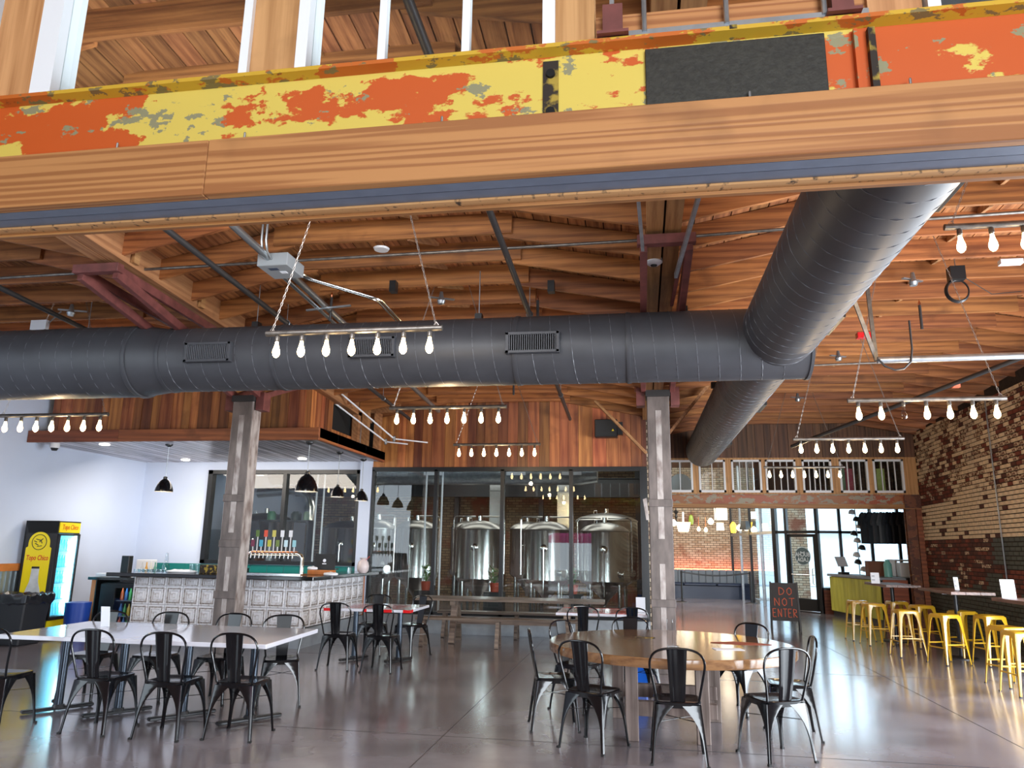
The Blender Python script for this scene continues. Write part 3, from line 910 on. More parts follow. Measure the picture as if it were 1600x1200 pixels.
truss(.32, 10.6, 3.72, 'red oxide steel frame above the column beside the glass partition')
truss(-5.62, 9.95, 3.62, 'red oxide steel frame above the column near the bar')
# grey steel hangers over the right column
t = thing('steel_hanger', 'grey steel hanger frame just behind the near beam above the right column', 'hanger', (.3, 5.6, 4.35))
MB().box(-.28, .28, -.03, .03, .0, .08).obj('cross_bar', m_column, t)
MB().bar((-.24, 0, .02), (-.2, .9, -.05), .03, .05).obj('strut', m_galv, t)
MB().bar((.24, 0, .02), (.12, 1.45, -.12), .03, .05).obj('strut', m_galv, t)
MB().bar((-.24, 0, 0), (-.24, 0, .45), .03, .04).bar((.24, 0, 0), (.24, 0, .45), .03, .04).obj('rod', m_galv, t)

# ================================================================== DUCTS
def helix(r, x0, x1, pitch, ax='x', rr=.0045):
    q = MB(); pts = []
    n = int(abs(x1 - x0) / pitch * 20)
    for i in range(n + 1):
        a = 2 * PI * i / 20; l = x0 + (x1 - x0) * i / n
        pts.append((l, r * math.cos(a), r * math.sin(a)) if ax == 'x' else (r * math.cos(a), l, r * math.sin(a)))
    return q.tube(pts, rr, 4)


def cyl(q, prof, ax, n=40):
    q.lathe(prof, n)
    if ax == 'x': q.xf(Matrix.Rotation(PI / 2, 4, 'Y'))
    else: q.xf(Matrix.Rotation(-PI / 2, 4, 'X'))
    return q


dx = thing('cross_duct', 'long dark spiral air duct running across the hall in front of the columns', 'duct', (0, 8, 3.77))
cyl(MB(), [(.44, -9.6), (.44, -5.95), (.385, -5.55), (.385, 1.78)], 'x', 48).obj('tube', m_duct, dx, smooth=True)
helix(.386, -5.5, 1.6, .215).obj('spiral_seam', m_ductseam, dx)
helix(.441, -9.5, -5.95, .215).obj('spiral_seam', m_ductseam, dx)
cyl(MB(), [(.0, 0), (.395, 0), (.395, .03), (.0, .03)], 'x', 48).xf(Matrix.Translation((1.78, 0, 0))).obj('end_cap', m_duct, dx, smooth=True)
for x in (-5.95, -5.55, -4.1, -1.3, -.08):
    cyl(MB(), [(.0, 0)], 'x')
    r = .45 if x < -5.9 else .392
    cyl(MB(), [(r, 0), (r + .004, .01), (r, .05)], 'x', 40).xf(Matrix.Translation((x, 0, 0))).obj('joint_ring', m_duct, dx, smooth=True)
for gx0, gx1, r in ((-5.13 + 0, -4.56, .385), (-3.13 + .0, -2.60, .385), (-1.36, -.78, .385)):
    g0 = -.05
    gr = MB()
    yy = -.44
    z0, z1 = -.135, .095
    gr.box(gx0, gx1, yy, yy + .1, z0, z0 + .03).box(gx0, gx1, yy, yy + .1, z1 - .03, z1).box(gx0, gx0 + .035, yy, yy + .1, z0, z1).box(gx1 - .035, gx1, yy, yy + .1, z0, z1)
    gr = gr.obj('grille', m_duct, dx, bevel=.003)
    MB().box(gx0 + .03, gx1 - .03, yy + .03, yy + .045, z0 + .02, z1 - .02).obj('grille_back', m_void, gr)
    nf = 22
    for k in range(nf):
        xx = gx0 + .045 + (gx1 - gx0 - .09) * k / (nf - 1)
        MB().box(xx - .003, xx + .003, yy + .005, yy + .03, z0 + .03, z1 - .03).obj('fin', m_ductseam, gr)
dy = thing('long_duct', 'dark spiral air duct running away from the camera above the stools side', 'duct', (1.5, 0, 3.85))
cyl(MB(), [(.385, 2.75), (.385, 7.92)], 'y', 48).obj('tube', m_duct, dy, smooth=True)
cyl(MB(), [(.36, 8.0), (.36, 17.55), (.34, 17.6), (.0, 17.6)], 'y', 48).obj('tube', m_duct, dy, smooth=True)
helix(.386, 2.8, 7.8, .215, 'y').obj('spiral_seam', m_ductseam, dy)
helix(.361, 8.1, 17.5, .215, 'y').obj('spiral_seam', m_ductseam, dy)
for y in (4.1, 6.9, 11.2, 15.4):
    g = MB().box(.34, .42, y, y + .62, -.14, .12).obj('side_register', m_blackframe, dy, bevel=.004)
for ob, pts in ((dx, ((-4.5, .0, .38), (-1.75, 0, .38), (.55, 0, .38))), (dy, ((0, 5.2, .38), (-.35, 11, .1)))):
    for (x, y, z) in pts:
        hx = MB().tube([(x, y, z), (x, y, z + .6)], .006, 6).obj('hanger_rod', m_galv, ob)
        MB().box(x - .04, x + .04, y - .05, y + .05, z - .01, z + .07).obj('hanger_clamp', m_blackmetal, ob)

# ================================================================== LIGHT BARS
def light_bar(name, label, dead=-1, L_=1.5, n=7):
    t = thing(name, label, 'light fixture', group='hanging bulb bars')
    cyl(MB(), [(.024, -L_ / 2), (.024, L_ / 2)], 'x', 14).obj('pipe', m_bar, t, smooth=True)
    sock = MB().lathe([(.012, -.02), (.019, -.03), (.019, -.062), (.015, -.066), (.015, -.072)], 12).mesh('socket', m_bar, True)
    bulb = MB().lathe([(.012, -.070), (.014, -.085), (.020, -.115), (.029, -.145), (.031, -.165), (.026, -.187), (.012, -.203), (.0, -.207)], 14)
    b1 = bulb.mesh('bulb', m_bulb, True)
    b2 = bulb.mesh('bulb', m_bulbdead, True)
    for k in range(n):
        x = -L_ / 2 + .10 + (L_ - .2) * k / (n - 1)
        s = link('socket', sock, t, (x, 0, 0))
        o = link('bulb', b2 if k == dead else b1, s)
        if k == dead: o['label'] = 'unlit clear bulb'
    return t


def chain(q, a, b):
    a, b = Vector(a), Vector(b)
    L_ = (b - a).length; n = int(L_ / .032)
    d = (b - a).normalized()
    u = d.orthogonal().normalized(); w = d.cross(u)
    for i in range(n):
        c = a + d * (L_ * (i + .5) / n)
        s = u if i % 2 else w
        q.tube([c - d * .016 - s * .006, c - d * .016 + s * .006, c + d * .016 + s * .006, c + d * .016 - s * .006], .0026, 4, closed=True)
    return q


bars = [(-2.25, 5.5, 3.30, 'bar of seven glowing bulbs hanging in front of the cross duct', -1),
        (-2.31, 8.85, 3.30, 'bar of seven glowing bulbs just below the cross duct, left of centre', -1),
        (-2.33, 12.3, 3.31, 'bar of seven glowing bulbs close to the board wall above the glass', -1),
        (2.92, 8.0, 3.14, 'bar of seven bulbs nearest the brick wall, its third bulb unlit', 2),
        (3.0, 11.2, 3.20, 'bar of seven bulbs in the middle of the right bay', -1),
        (3.22, 15.2, 3.22, 'bar of seven bulbs in front of the far row of old windows', -1),
        (-7.86, 8.85, 3.28, 'bar of seven bulbs over the left side by the white wall', -1),
        (3.05, 5.6, 3.98, 'bar of bulbs high at the right edge near the long duct', -1)]
proto = None
for (x, y, z, lab, dead) in bars:
    if dead >= 0: t = light_bar('light_bar', lab, dead)
    elif proto is None: proto = t = light_bar('light_bar', lab)
    else: t = dup(proto, (0, 0, 0), 0, lab)
    t.location = (x, y, z)
    if x < -7: t.scale = (1.12, 1.12, 1.12)
for (x, y, z, lab, dead), t in zip(bars, [o for o in COL.objects if o.name.startswith('light_bar')]):
    x, y, z = t.location
    top = z + (zb(x, y) + .235 - z) / t.scale.x
    for s in (-1, 1):
        q = MB()
        chain(q, (s * .70, 0, .02), (s * .2, 0, top - z))
        q.tube([(s * .70 - .018, 0, .03), (s * .70, 0, .052), (s * .70 + .018, 0, .03), (s * .70, 0, .012)], .003, 5, closed=True)
        q.obj('chain', m_chain, t)
    l = bpy.data.lights.new('bulb_light', 'POINT'); l.energy = 16; l.color = (1.0, .72, .42); l.shadow_soft_size = .04
    lo = bpy.data.objects.new('bulb_light', l); COL.objects.link(lo); lo.location = (0, 0, -.3); lo.parent = t

# ================================================================== CANOPY OVER THE BAR
cp = thing('bar_canopy', 'timber canopy over the bar with red brown fascia and upright reclaimed boards', 'canopy', (-7.6, 11.2, 3.25), kind='structure')
ox, oy, oz = -7.6, 11.2, 3.25
x0, x1 = -10.34 - ox, -5.02 - ox
for a, b in ((x0, -1.0), (-1.0, 1.35), (1.35, x1)):
    MB().box(a + .001, b - .001, -.05, .0, 0, .2).obj('fascia_board', m_redwood, cp, bevel=.003)
for a, b in ((.0, .75), (.75, 2.1), (2.1, 3.18)):
    MB().box(x1 - .05, x1, a + .001, b - .001, 0, .2).obj('fascia_board', wood('red_side_board', (0.40, 0.13, 0.04), (0.2, 0.055, 0.02), 1, pervar=.3), cp, bevel=.003)
x = x0
while x < x1 - .06:
    MB().box(x, min(x + .148, x1 - .05), 0, 3.18, .018 + R.uniform(0, .004), .04).obj('soffit_board', wood('whitewash_along', (0.66, 0.62, 0.66), (0.10, 0.07, 0.07), 1, pervar=.25, huevar=0, rough=.3, grain=.25, streak=9), cp)
    x += .152
MB().box(x0, x1, 0, 3.18, .042, .2).obj('core', m_void, cp)
x = x0 + .12
while x < 2.1:
    w = R.choice((.15, .19, .24)); w = min(w, 2.14 - x)
    if w < .05: break
    MB().box(x, x + w - .005, .30 - R.uniform(0, .012), .33, .2, min(zb(x + w / 2 + ox, 11.5) + .2 - oz, 1.9)).obj('plank', m_plank, cp)
    x += w
y = .33
while y < 3.1:
    w = R.choice((.15, .19, .22))
    if 1.35 < y < 2.4:
        MB().box(2.10, 2.13, y, y + w - .005, .2, .42).obj('plank', m_plank, cp)
    else:
        MB().box(2.10, 2.13 + R.uniform(0, .01), y, y + w - .005, .2, 1.25).obj('plank', m_plank, cp)
    y += w
MB().box(2.0, 2.09, .35, 3.1, .2, 1.2).obj('dark_opening', m_void, cp)
for (xx, yy, h) in ((2.2, 2.5, 1.15), (2.35, 2.62, 1.1), (2.5, 2.9, 1.05)):
    MB().box(xx - .06, xx + .06, yy - .07, yy + .07, .2, h).obj('post', m_girder, cp)
MB().box(2.0, 2.95, 2.8, 2.93, .95, 1.15).obj('cross_timber', m_girder, cp)
for (x, y) in ((-9.21, 11.62), (-9.15, 13.95), (-7.8, 13.9), (-6.55, 13.85)):
    MB().lathe([(.0, 0), (.075, 0), (.085, .008), (.085, .02)], 20, (x - ox, y - oy, .006)).obj('recessed_lamp', m_recess, cp)
l = bpy.data.lights.new('downlight', 'SPOT'); l.energy = 45; l.color = (1, .85, .65); l.spot_size = 1.7; l.spot_blend = .8
lo = bpy.data.objects.new('downlight', l); COL.objects.link(lo); lo.location = (-8.3, 14.05, 3.2); lo.rotation_euler = (.25, 0, 0)
# cable pulleys beside the canopy
for (a, m, b, lab) in (((-5.95, 12.3, 4.55), (-4.75, 13.6, 3.56), (-4.35, 13.75, 3.53), 'white steel rod with turnbuckle slanting down beside the bar canopy, left one'),
                       ((-5.55, 12.3, 4.55), (-4.55, 13.5, 3.6), (-4.0, 13.9, 3.58), 'white steel rod with turnbuckle slanting down beside the bar canopy, right one')):
    t = thing('tie_rod', lab, 'rod', a)
    f = lambda p: (p[0] - a[0], p[1] - a[1], p[2] - a[2])
    MB().tube([(0, 0, 0), f(m)], .016, 8).obj('rod', m_white, t, smooth=True)
    MB().tube([f(m), f(b)], .013, 8).obj('end_rod', m_white, t, smooth=True)
    MB().lathe([(.012, -.06), (.03, -.04), (.03, .04), (.012, .06)], 8, f(m)).obj('turnbuckle', m_galv, t)
# dome camera
t = thing('dome_camera', 'small white dome camera under the left end of the canopy', 'camera', (-10.0, 11.4, 3.25))
MB().lathe([(.0, -.12), (.04, -.115), (.055, -.09), (.06, -.07)], 16).obj('lens_dome', m_black, t, smooth=True)
MB().lathe([(.075, -.07), (.08, -.03), (.075, .02)], 16).obj('housing', m_plastic, t, smooth=True)


# pendants
def pendant(x, y, r, lab):
    t = thing('pendant_lamp', lab, 'lamp', (x, y, 2.44), group='black dome pendants over the bar')
    prof = [(r, 0), (r * .99, .03), (r * .93, r * .45), (r * .78, r * .85), (r * .52, r * 1.25), (r * .27, r * 1.45), (r * .22, r * 1.5), (r * .22, r * 1.72), (r * .1, r * 1.78)]
    MB().lathe(prof, 28, cap=False).obj('shade', m_chair, t, smooth=True)
    sh = MB().lathe([(r * .985, .002), (r * .9, r * .45), (r * .5, r * 1.2), (.0, r * 1.3)], 24, cap=False).obj('inner_shade', m_white, t, smooth=True)
    MB().lathe([(.0, r * .2), (.035, r * .3), (.035, r * .5), (.015, r * .8)], 12).obj('bulb', m_bulb, t, smooth=True)
    MB().tube([(0, 0, r * 1.7), (0, 0, .79)], .006, 6).obj('stem', m_galv, t)
    MB().lathe([(.02, .76), (.06, .785), (.065, .81)], 16).obj('canopy_plate', m_blackmetal, t)


pendant(-7.9, 11.53, .145, 'black dome pendant farthest left over the bar, against the white wall')
pendant(-5.28, 11.4, .185, 'largest black dome pendant, nearest the bar corner')
pendant(-5.28, 12.68, .125, 'middle black dome pendant in the row along the bar side')
pendant(-5.24, 13.77, .13, 'black dome pendant at the far end next to the white post')

# ================================================================== BAR
bar = thing('bar_counter', 'L-shaped bar faced with white pressed tin tiles under a black top', 'bar', (-5.3, 11.6, 0))
BX = -8.25 + 5.3
tile = MB()


def ring(q, x0, x1, z0, z1, x2, x3, z2, z3, ya, yb, mi):
    q.m = mi
    vs = [(x0, ya, z0), (x1, ya, z0), (x1, ya, z1), (x0, ya, z1), (x2, yb, z2), (x3, yb, z2), (x3, yb, z3), (x2, yb, z3)]
    q.add(vs, [(0, 1, 5, 4), (1, 2, 6, 5), (2, 3, 7, 6), (3, 0, 4, 7)])


s_ = .148
seq = [(s_, 0, 0), (s_ * .93, -.010, 0), (s_ * .82, -.010, 0), (s_ * .78, -.001, 1), (s_ * .68, -.001, 1), (s_ * .63, -.009, 0), (s_ * .52, -.009, 0), (s_ * .48, -.001, 1),
       (s_ * .38, -.002, 0), (s_ * .33, -.009, 0), (s_ * .22, -.009, 0), (s_ * .18, -.002, 1)]
for (a, ya, _), (b, yb, mi) in zip(seq[:-1], seq[1:]):
    ring(tile, -a, a, -a, a, -b, b, -b, b, ya, yb, mi)
b = seq[-1][0]
tile.m = 0
tile.add([(-b, -.002, -b), (b, -.002, -b), (b, -.002, b), (-b, -.002, b)], [(0, 1, 2, 3)])
tme = tile.mesh('tin_tile', [m_tin, m_tingroove])
half = MB()
for (a, ya, _), (b2, yb, mi) in zip(seq[:-1], seq[1:]):
    ring(half, -a, a, -a * .5, a * .5, -b2, b2, -b2 * .5, b2 * .5, ya, yb, mi)
half.m = 0; half.add([(-b, -.002, -b / 2), (b, -.002, -b / 2), (b, -.002, b / 2), (-b, -.002, b / 2)], [(0, 1, 2, 3)])
hme = half.mesh('tin_tile', [m_tin, m_tingroove])
for i in range(10):
    for j, z in enumerate((.45, .75)):
        link('tin_tile', tme, bar, (-.15 - i * .3, 0, z))
    link('tin_tile', hme, bar, (-.15 - i * .3, 0, .975))
for i in range(9):
    for z in (.45, .75):
        link('tin_tile', tme, bar, (.0, .15 + i * .3, z), PI / 2)
    link('tin_tile', hme, bar, (.0, .15 + i * .3, .975), PI / 2)
MB().box(-3.0, -.002, .004, .10, .1, 1.05).box(-.10, -.004, .1, 2.78, .1, 1.05).obj('carcass', m_void, bar)
MB().box(-3.0, .03, -.03, .1, 0, .29).box(-.1, .03, .1, 2.78, 0, .29).obj('curb', m_concrete, bar)
MB().box(-.02, .02, 2.70, 2.78, .29, 1.05).obj('end_trim', m_orangewood, bar)
MB().hexa([(-3.3, -.32, 1.05), (.30, -.32, 1.05), (.30, .42, 1.05), (-3.3, .42, 1.05), (-3.3, -.32, 1.11), (.30, -.32, 1.11), (.30, .42, 1.11), (-3.3, .42, 1.11)]).obj('bar_top', m_counter, bar, bevel=.008)
MB().box(-.42, .30, .421, 2.72, 1.05, 1.11).obj('bar_top', m_counter, bar, bevel=.008)
MB().box(-2.2, -2.15, -.005, .0, .7, .78).obj('outlet_cover', m_plastic, bar)
MB().box(-2.1, -1.2, -.012, -.0, .62, .86).obj('notice', m_paper, bar) if False else None

# back-of-bar run
bk = thing('back_counter', 'dark back counter along the white wall behind the bar', 'counter', (-10.1, 13.78, 0))
MB().box(0, 4.4, 0, .55, .0, .93).obj('cabinet', m_black, bk)
MB().box(-.2, 4.45, -.05, .58, .93, .98).obj('counter_top', m_counter, bk, bevel=.005)
sd = thing('side_counter', 'dark low counter at the left end of the bar above the bottle cooler', 'counter', (-9.4, 12.0, 0))
MB().box(-.05, 1.25, -.05, .7, .95, 1.0).obj('counter_top', m_counter, sd, bevel=.004)
MB().box(.0, .08, 0, .6, 0, .95).obj('side_panel', m_orangewood, sd)
MB().box(1.12, 1.17, -.02, .02, 0, .95).obj('steel_leg', m_galv, sd)
MB().box(.08, .1, 0, .6, 0, .95).obj('dark_panel', m_black, sd)
cl = thing('bottle_cooler', 'black under-counter cooler with lit glass door full of bottles', 'cooler', (-8.95, 12.05, 0))
MB().box(-.3, -.26, 0, .55, .02, .9).box(.6, .64, 0, .55, .02, .9).box(-.3, .64, .5, .55, .02, .9).box(-.3, .64, 0, .55, .86, .9).box(-.3, .64, 0, .55, .02, .12).obj('body', m_black, cl)
MB().box(-.28, .62, -.03, .0, .1, .16).box(-.28, .62, -.03, .0, .82, .88).box(-.28, -.0, -.03, 0, .16, .82).box(.57, .62, -.03, 0, .16, .82).obj('door', m_blackmetal, cl)
MB().box(0, .57, -.018, -.012, .16, .82).obj('door_glass', m_glass, cl)
for z in (.34, .60): MB().box(0, .58, .02, .48, z, z + .012).obj('wire_shelf', m_galv, cl)
MB().box(.02, .56, .02, .04, .83, .855).obj('light_strip', m_coolerstrip, cl)
bprof = [(.0, 0), (.028, 0), (.03, .02), (.03, .12), (.012, .17), (.012, .2), (.0, .2)]
cc = [lin(60, 150, 80), lin(210, 90, 40), lin(220, 180, 60), lin(60, 110, 180), lin(190, 60, 60)]
bms = [MB().lathe(bprof, 10).mesh('bottle', mat('bottle_%d' % i, c, .2, coat=.5), True) for i, c in enumerate(cc)]
for z in (.13, .352, .612):
    for i in range(7):
        o = link('bottle', bms[(i * 2 + int(z * 10)) % 5], None, (-8.95 + .06 + i * .078, 12.05 + .1, z))
        tag(o, 'small bottle behind the glass door of the black under-counter cooler', 'bottle', 'bottles in the under-counter cooler')
MB().box(-.2, -.18, -.035, -.03, .35, .37).obj('indicator', mat('blue_led', (0, 0, 1), .4, emit=3, ecol=(0.05, .1, 1)), cl)

# drinks fridge against the left wall, turned to the bar
fg = thing('drinks_fridge', 'tall drinks fridge with yellow side panel and bright blue lit glass door', 'fridge', (-9.95, 11.35, 0), .13)
MB().box(-.30, .27, 0, .03, .05, 1.93).box(-.30, .27, .58, .61, .05, 1.93).box(-.30, -.27, 0, .61, .05, 1.93).box(-.3, .27, 0, .61, 1.72, 1.93).box(-.3, .27, 0, .61, .02, .32).obj('cabinet', m_black, fg, bevel=.004)
pts = [(-.24, .32), (.20, .32), (.20, 1.48), (.165, 1.50)] + [(-.02 + .185 * math.cos(a), 1.56 + .185 * math.sin(a)) for a in [PI * k / 14 for k in range(15)]] + [(-.205, 1.50), (-.24, 1.48)]
ad = MB().prism(pts, -.006, -.001).obj('side_advert', m_yellow, fg)
bo = [(-.19, .34), (.15, .34), (.145, .62), (.10, .80), (.055, .93), (.045, 1.10), (.05, 1.14), (-.09, 1.14), (-.085, 1.10), (-.095, .93), (-.14, .80), (-.185, .62)]
MB().prism(bo, -.010, -.007).obj('bottle_picture', mat('picture_grey', lin(196, 200, 202), .4, var=.15, scale=8), ad)
MB().prism([(-.085, 1.14), (.045, 1.14), (.045, 1.175), (-.085, 1.175)], -.012, -.007).obj('cap_picture', m_black, ad)
MB().lathe([(.0, 0), (.055, 0), (.055, .002)], 20).xf(Matrix.Translation((-.02, -.011, .70)) @ Matrix.Rotation(PI / 2, 4, 'X')).obj('label_picture', mat('label_orange', lin(232, 170, 60), .5), ad)
MB().tube([(-.02 + .125 * math.cos(a), -.008, 1.575 + .125 * math.sin(a)) for a in [2 * PI * k / 24 for k in range(24)]], .006, 5, closed=True).obj('emblem_ring', m_black, ad)
for (a, b, c, d) in ((-.06, .05, .02, .03), (.02, .04, .05, -.02), (-.07, -.02, -.01, -.05), (.0, .0, .06, .06), (-.03, -.07, .05, -.06), (-.09, .02, -.04, .0)):
    MB().bar((-.02 + a, -.008, 1.575 + b), (-.02 + c, -.008, 1.575 + d), .004, .012, (0, 0, 1)).obj('emblem_stroke', m_black, ad)
m_redink = mat('red_ink', lin(206, 50, 34), .5)
textmesh('lettering', 'Topo Chico', .115, m_redink, ad, (-.02, -.008, 1.315), (PI / 2, 0, 0), .001, .15, sx=.68, bold=.002)
hd = MB().box(.27, .285, .02, .59, 1.74, 1.91).obj('header_sign', m_yellow, fg)
textmesh('lettering', 'Topo Chico', .12, m_redink, hd, (.288, .305, 1.83), (PI / 2, 0, PI / 2), .001, .15, sx=.75)
dr = MB().box(.27, .30, .01, .05, .32, 1.72).box(.27, .30, .56, .60, .32, 1.72).box(.27, .30, .01, .6, .32, .36).box(.27, .30, .01, .6, 1.69, 1.72).obj('door', m_blackmetal, fg)
MB().box(.283, .288, .05, .56, .36, 1.69).obj('door_glass', m_glass, dr)
MB().box(-.26, -.25, .04, .57, .34, 1.7).obj('lit_back', m_cooler, fg)
MB().box(.235, .26, .535, .565, .36, 1.69).obj('light_strip', m_coolerstrip, fg)
MB().box(-.25, .26, .570, .578, .34, 1.7).box(-.25, .26, .032, .038, .34, 1.7).obj('liner', mat('cooler_liner', lin(190, 235, 245), .4), fg)
l = bpy.data.lights.new('cooler_light', 'AREA'); l.shape = 'RECTANGLE'; l.size = 1.2; l.size_y = .05; l.energy = 14; l.color = (.25, .75, 1)
lo = bpy.data.objects.new('cooler_light', l); COL.objects.link(lo); lo.location = (.24, .5, 1.02); lo.rotation_euler = (PI / 2, PI / 2, .9); lo.parent = fg
MB().box(.27, .283, .02, .59, .06, .30).obj('lower_sign', m_yellow, fg)
for k in range(5): MB().box(-.24, .22, .04, .56, .36 + k * .265, .367 + k * .265).obj('wire_shelf', m_galv, fg)
bw = MB().lathe([(.0, 0), (.03, 0), (.032, .02), (.032, .10), (.012, .16), (.012, .2), (.0, .2)], 10)
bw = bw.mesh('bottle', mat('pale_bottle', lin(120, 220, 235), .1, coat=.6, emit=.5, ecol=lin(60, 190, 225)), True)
rm = fg.matrix_basis
rot = Matrix.Translation((-9.95, 11.35, 0)) @ Matrix.Rotation(.13, 4, 'Z')
for k in range(5):
    for i in range(6):
        p = rot @ Vector((.15, .09 + i * .078, .368 + k * .265))
        tag(link('bottle', bw, None, p), 'pale bottle behind the lit door of the yellow and black fridge', 'bottle', 'bottles in the tall lit fridge')

# bin
t = thing('trash_bin', 'black plastic trash bin with a bin bag over its rim, left of the fridge', 'bin', (-9.72, 10.85, 0))
MB().hexa([(-.26, -.22, 0), (.26, -.22, 0), (.26, .22, 0), (-.26, .22, 0), (-.34, -.28, .74), (.34, -.28, .74), (.34, .28, .74), (-.34, .28, .74)]).obj('body', m_bin, t, bevel=.02)
q = MB(); n = 48; prof = []
for k, (z, e) in enumerate(((.62, .0), (.66, .03), (.76, .035), (.78, .0), (.74, -.03))):
    for i in range(n):
        a = 2 * PI * i / n
        sx = .345 * max(-1, min(1, 1.35 * math.cos(a))); sy = .285 * max(-1, min(1, 1.35 * math.sin(a)))
        rr = 1 + e / .34 + R.uniform(-.012, .02)
        prof.append((sx * rr, sy * rr, z + R.uniform(-.02, .02)))
q.add(prof, [(k * n + i, k * n + (i + 1) % n, (k + 1) * n + (i + 1) % n, (k + 1) * n + i) for k in range(4) for i in range(n)])
q.obj('bin_bag', mat('shiny_bin_bag', (.012, .014, .018), .25, coat=.5), t, smooth=True)

# taps
tp = thing('tap_tower', 'steel and copper beer tap tower with eleven handles on the bar', 'beer tap', (-6.0, 11.92, 1.11))
arch = [(-.5, 0, 0), (-.5, 0, .26), (-.47, 0, .31), (-.42, 0, .34), (.42, 0, .34), (.47, 0, .31), (.5, 0, .26), (.5, 0, 0)]
MB().tube(arch, .034, 12).obj('pipe', m_ss, tp, smooth=True)
MB().tube([(-.41, 0, .347), (.41, 0, .347)], .032, 12).obj('copper_sleeve', m_copper, tp, smooth=True)
MB().box(-.5, .55, -.14, .10, 0, .02).obj('drip_tray', m_ss, tp)
hc = [lin(120, 40, 70), lin(90, 120, 50), lin(70, 170, 200), lin(220, 80, 50), lin(190, 190, 60), lin(200, 190, 90), lin(110, 130, 60), lin(230, 230, 235), lin(200, 225, 235), lin(225, 225, 230), lin(150, 200, 210)]
for i in range(11):
    x = -.38 + i * .074
    up = .0 if i % 2 == 0 else .16
    h = MB().tube([(x, -.03, .35), (x, -.075, .335), (x, -.085, .26)], .010, 8).obj('faucet', m_ss, tp, smooth=True)
    MB().box(x - .008, x + .008, -.045, -.03, .37, .47 + up).obj('handle', m_plastic, h)
    bd = MB().box(x - .032, x + .032, -.052, -.046, .45 + up, .56 + up).obj('badge', mat('badge_%d' % i, hc[i], .4), h)
    bd['label'] = 'coloured tap badge'
# rainbow inflatable beside the taps
t = thing('rainbow_figure', 'upright rainbow coloured inflatable with a yellow card, on the bar by the column', 'decoration', (-6.62, 11.8, 1.11))
cols = [((230, 190, 30), .0, .08), ((236, 220, 40), .07, .11), ((60, 150, 70), .14, .11), ((50, 90, 190), .19, .11), ((230, 110, 150), .26, .10), ((240, 140, 40), .32, .09), ((90, 170, 220), .42, .05)]
zz = 0
for (c, z, r) in cols:
    h = .085
    MB().lathe([(.0, z), (r * .75, z + .01), (r, z + h * .45), (r * .8, z + h), (.0, z + h + .01)], 18).obj('segment', mat('rainbow_%d_%d' % (c[0], c[1]), lin(*c), .35), t, smooth=True)
MB().box(-.05, .07, -.005, .005, .52, .62).obj('card', m_yellow, t)
MB().tube([(0, 0, .48), (0, 0, .53)], .006, 6).obj('card_stem', m_plastic, t)
# items on the bar
t = thing('laptop', 'black open laptop with a small white emblem standing on the bar side', 'laptop', (-5.28, 12.35, 1.19), .1)
MB().box(-.18, .18, -.02, .22, 0, .018).obj('base', m_black, t, bevel=.004)
lid = MB().bar((0, -.02, .012), (0, .03, .26), .36, .01, (0, 1, 0)).obj('lid', m_black, t)
MB().lathe([(.0, 0), (.028, 0), (.028, .002)], 16).xf(Matrix.Translation((-.01, -.006, .15)) @ Matrix.Rotation(PI / 2, 4, 'X')).obj('emblem', m_paper, lid)
MB().box(-.045, .025, -.012, -.009, .09, .105).obj('emblem_word', m_paper, lid)
MB().box(0, 0.001, 0, .001, 0, .001)
t = tag(MB().box(-.2, .2, -.13, .13, 0, .075).obj('wooden_tray', m_orangewood, None, (-5.3, 12.28, 1.111), bevel=.004), 'flat wooden tray under the black laptop', 'tray')


def towel(x, y, z, sx, sy, lab):
    bm = bmesh.new()
    bmesh.ops.create_icosphere(bm, subdivisions=3, radius=1)
    for v in bm.verts:
        n = math.sin(v.co.x * 7 + x) * math.cos(v.co.y * 6) * .2 + R.uniform(-.05, .05)
        v.co = Vector((v.co.x * sx * (1 + n * .4), v.co.y * sy * (1 + n * .4), max(0, v.co.z + .5) * .035 * (1 + n)))
    for f in bm.faces: f.smooth = True
    me = bpy.data.meshes.new('towel'); bm.to_mesh(me); bm.free(); me.materials.append(m_white)
    tag(link('folded_towel', me, None, (x, y, z)), lab, 'towel')


towel(-7.55, 11.75, 1.111, .28, .10, 'crumpled white bar towel on the bar left of the steel column')
towel(-5.02, 12.0, 1.111, .12, .09, 'crumpled white cloth on the bar beside the laptop tray')
towel(-5.48, 12.3, 1.19, .09, .07, 'white napkins on the wooden tray left of the laptop')
t = thing('plastic_bag', 'clear takeaway bag with a drink and red straw at the far end of the bar', 'bag', (-4.97, 13.35, 1.111))
MB().lathe([(.06, 0), (.10, .04), (.11, .12), (.09, .2), (.04, .24), (.07, .27)], 16).obj('bag', mat('cloudy_plastic', lin(214, 200, 200), .3), t, smooth=True)
MB().tube([(.02, 0, .2), (.12, 0, .30)], .005, 6).obj('straw', m_redink, t)
tag(MB().lathe([(.0, 0), (.035, 0), (.04, .11), (.036, .11), (.033, .008)], 14).obj('drinking_glass', m_clear, None, (-5.0, 12.75, 1.111), smooth=True), 'clear glass standing alone between the laptop and the takeaway bag', 'glass')
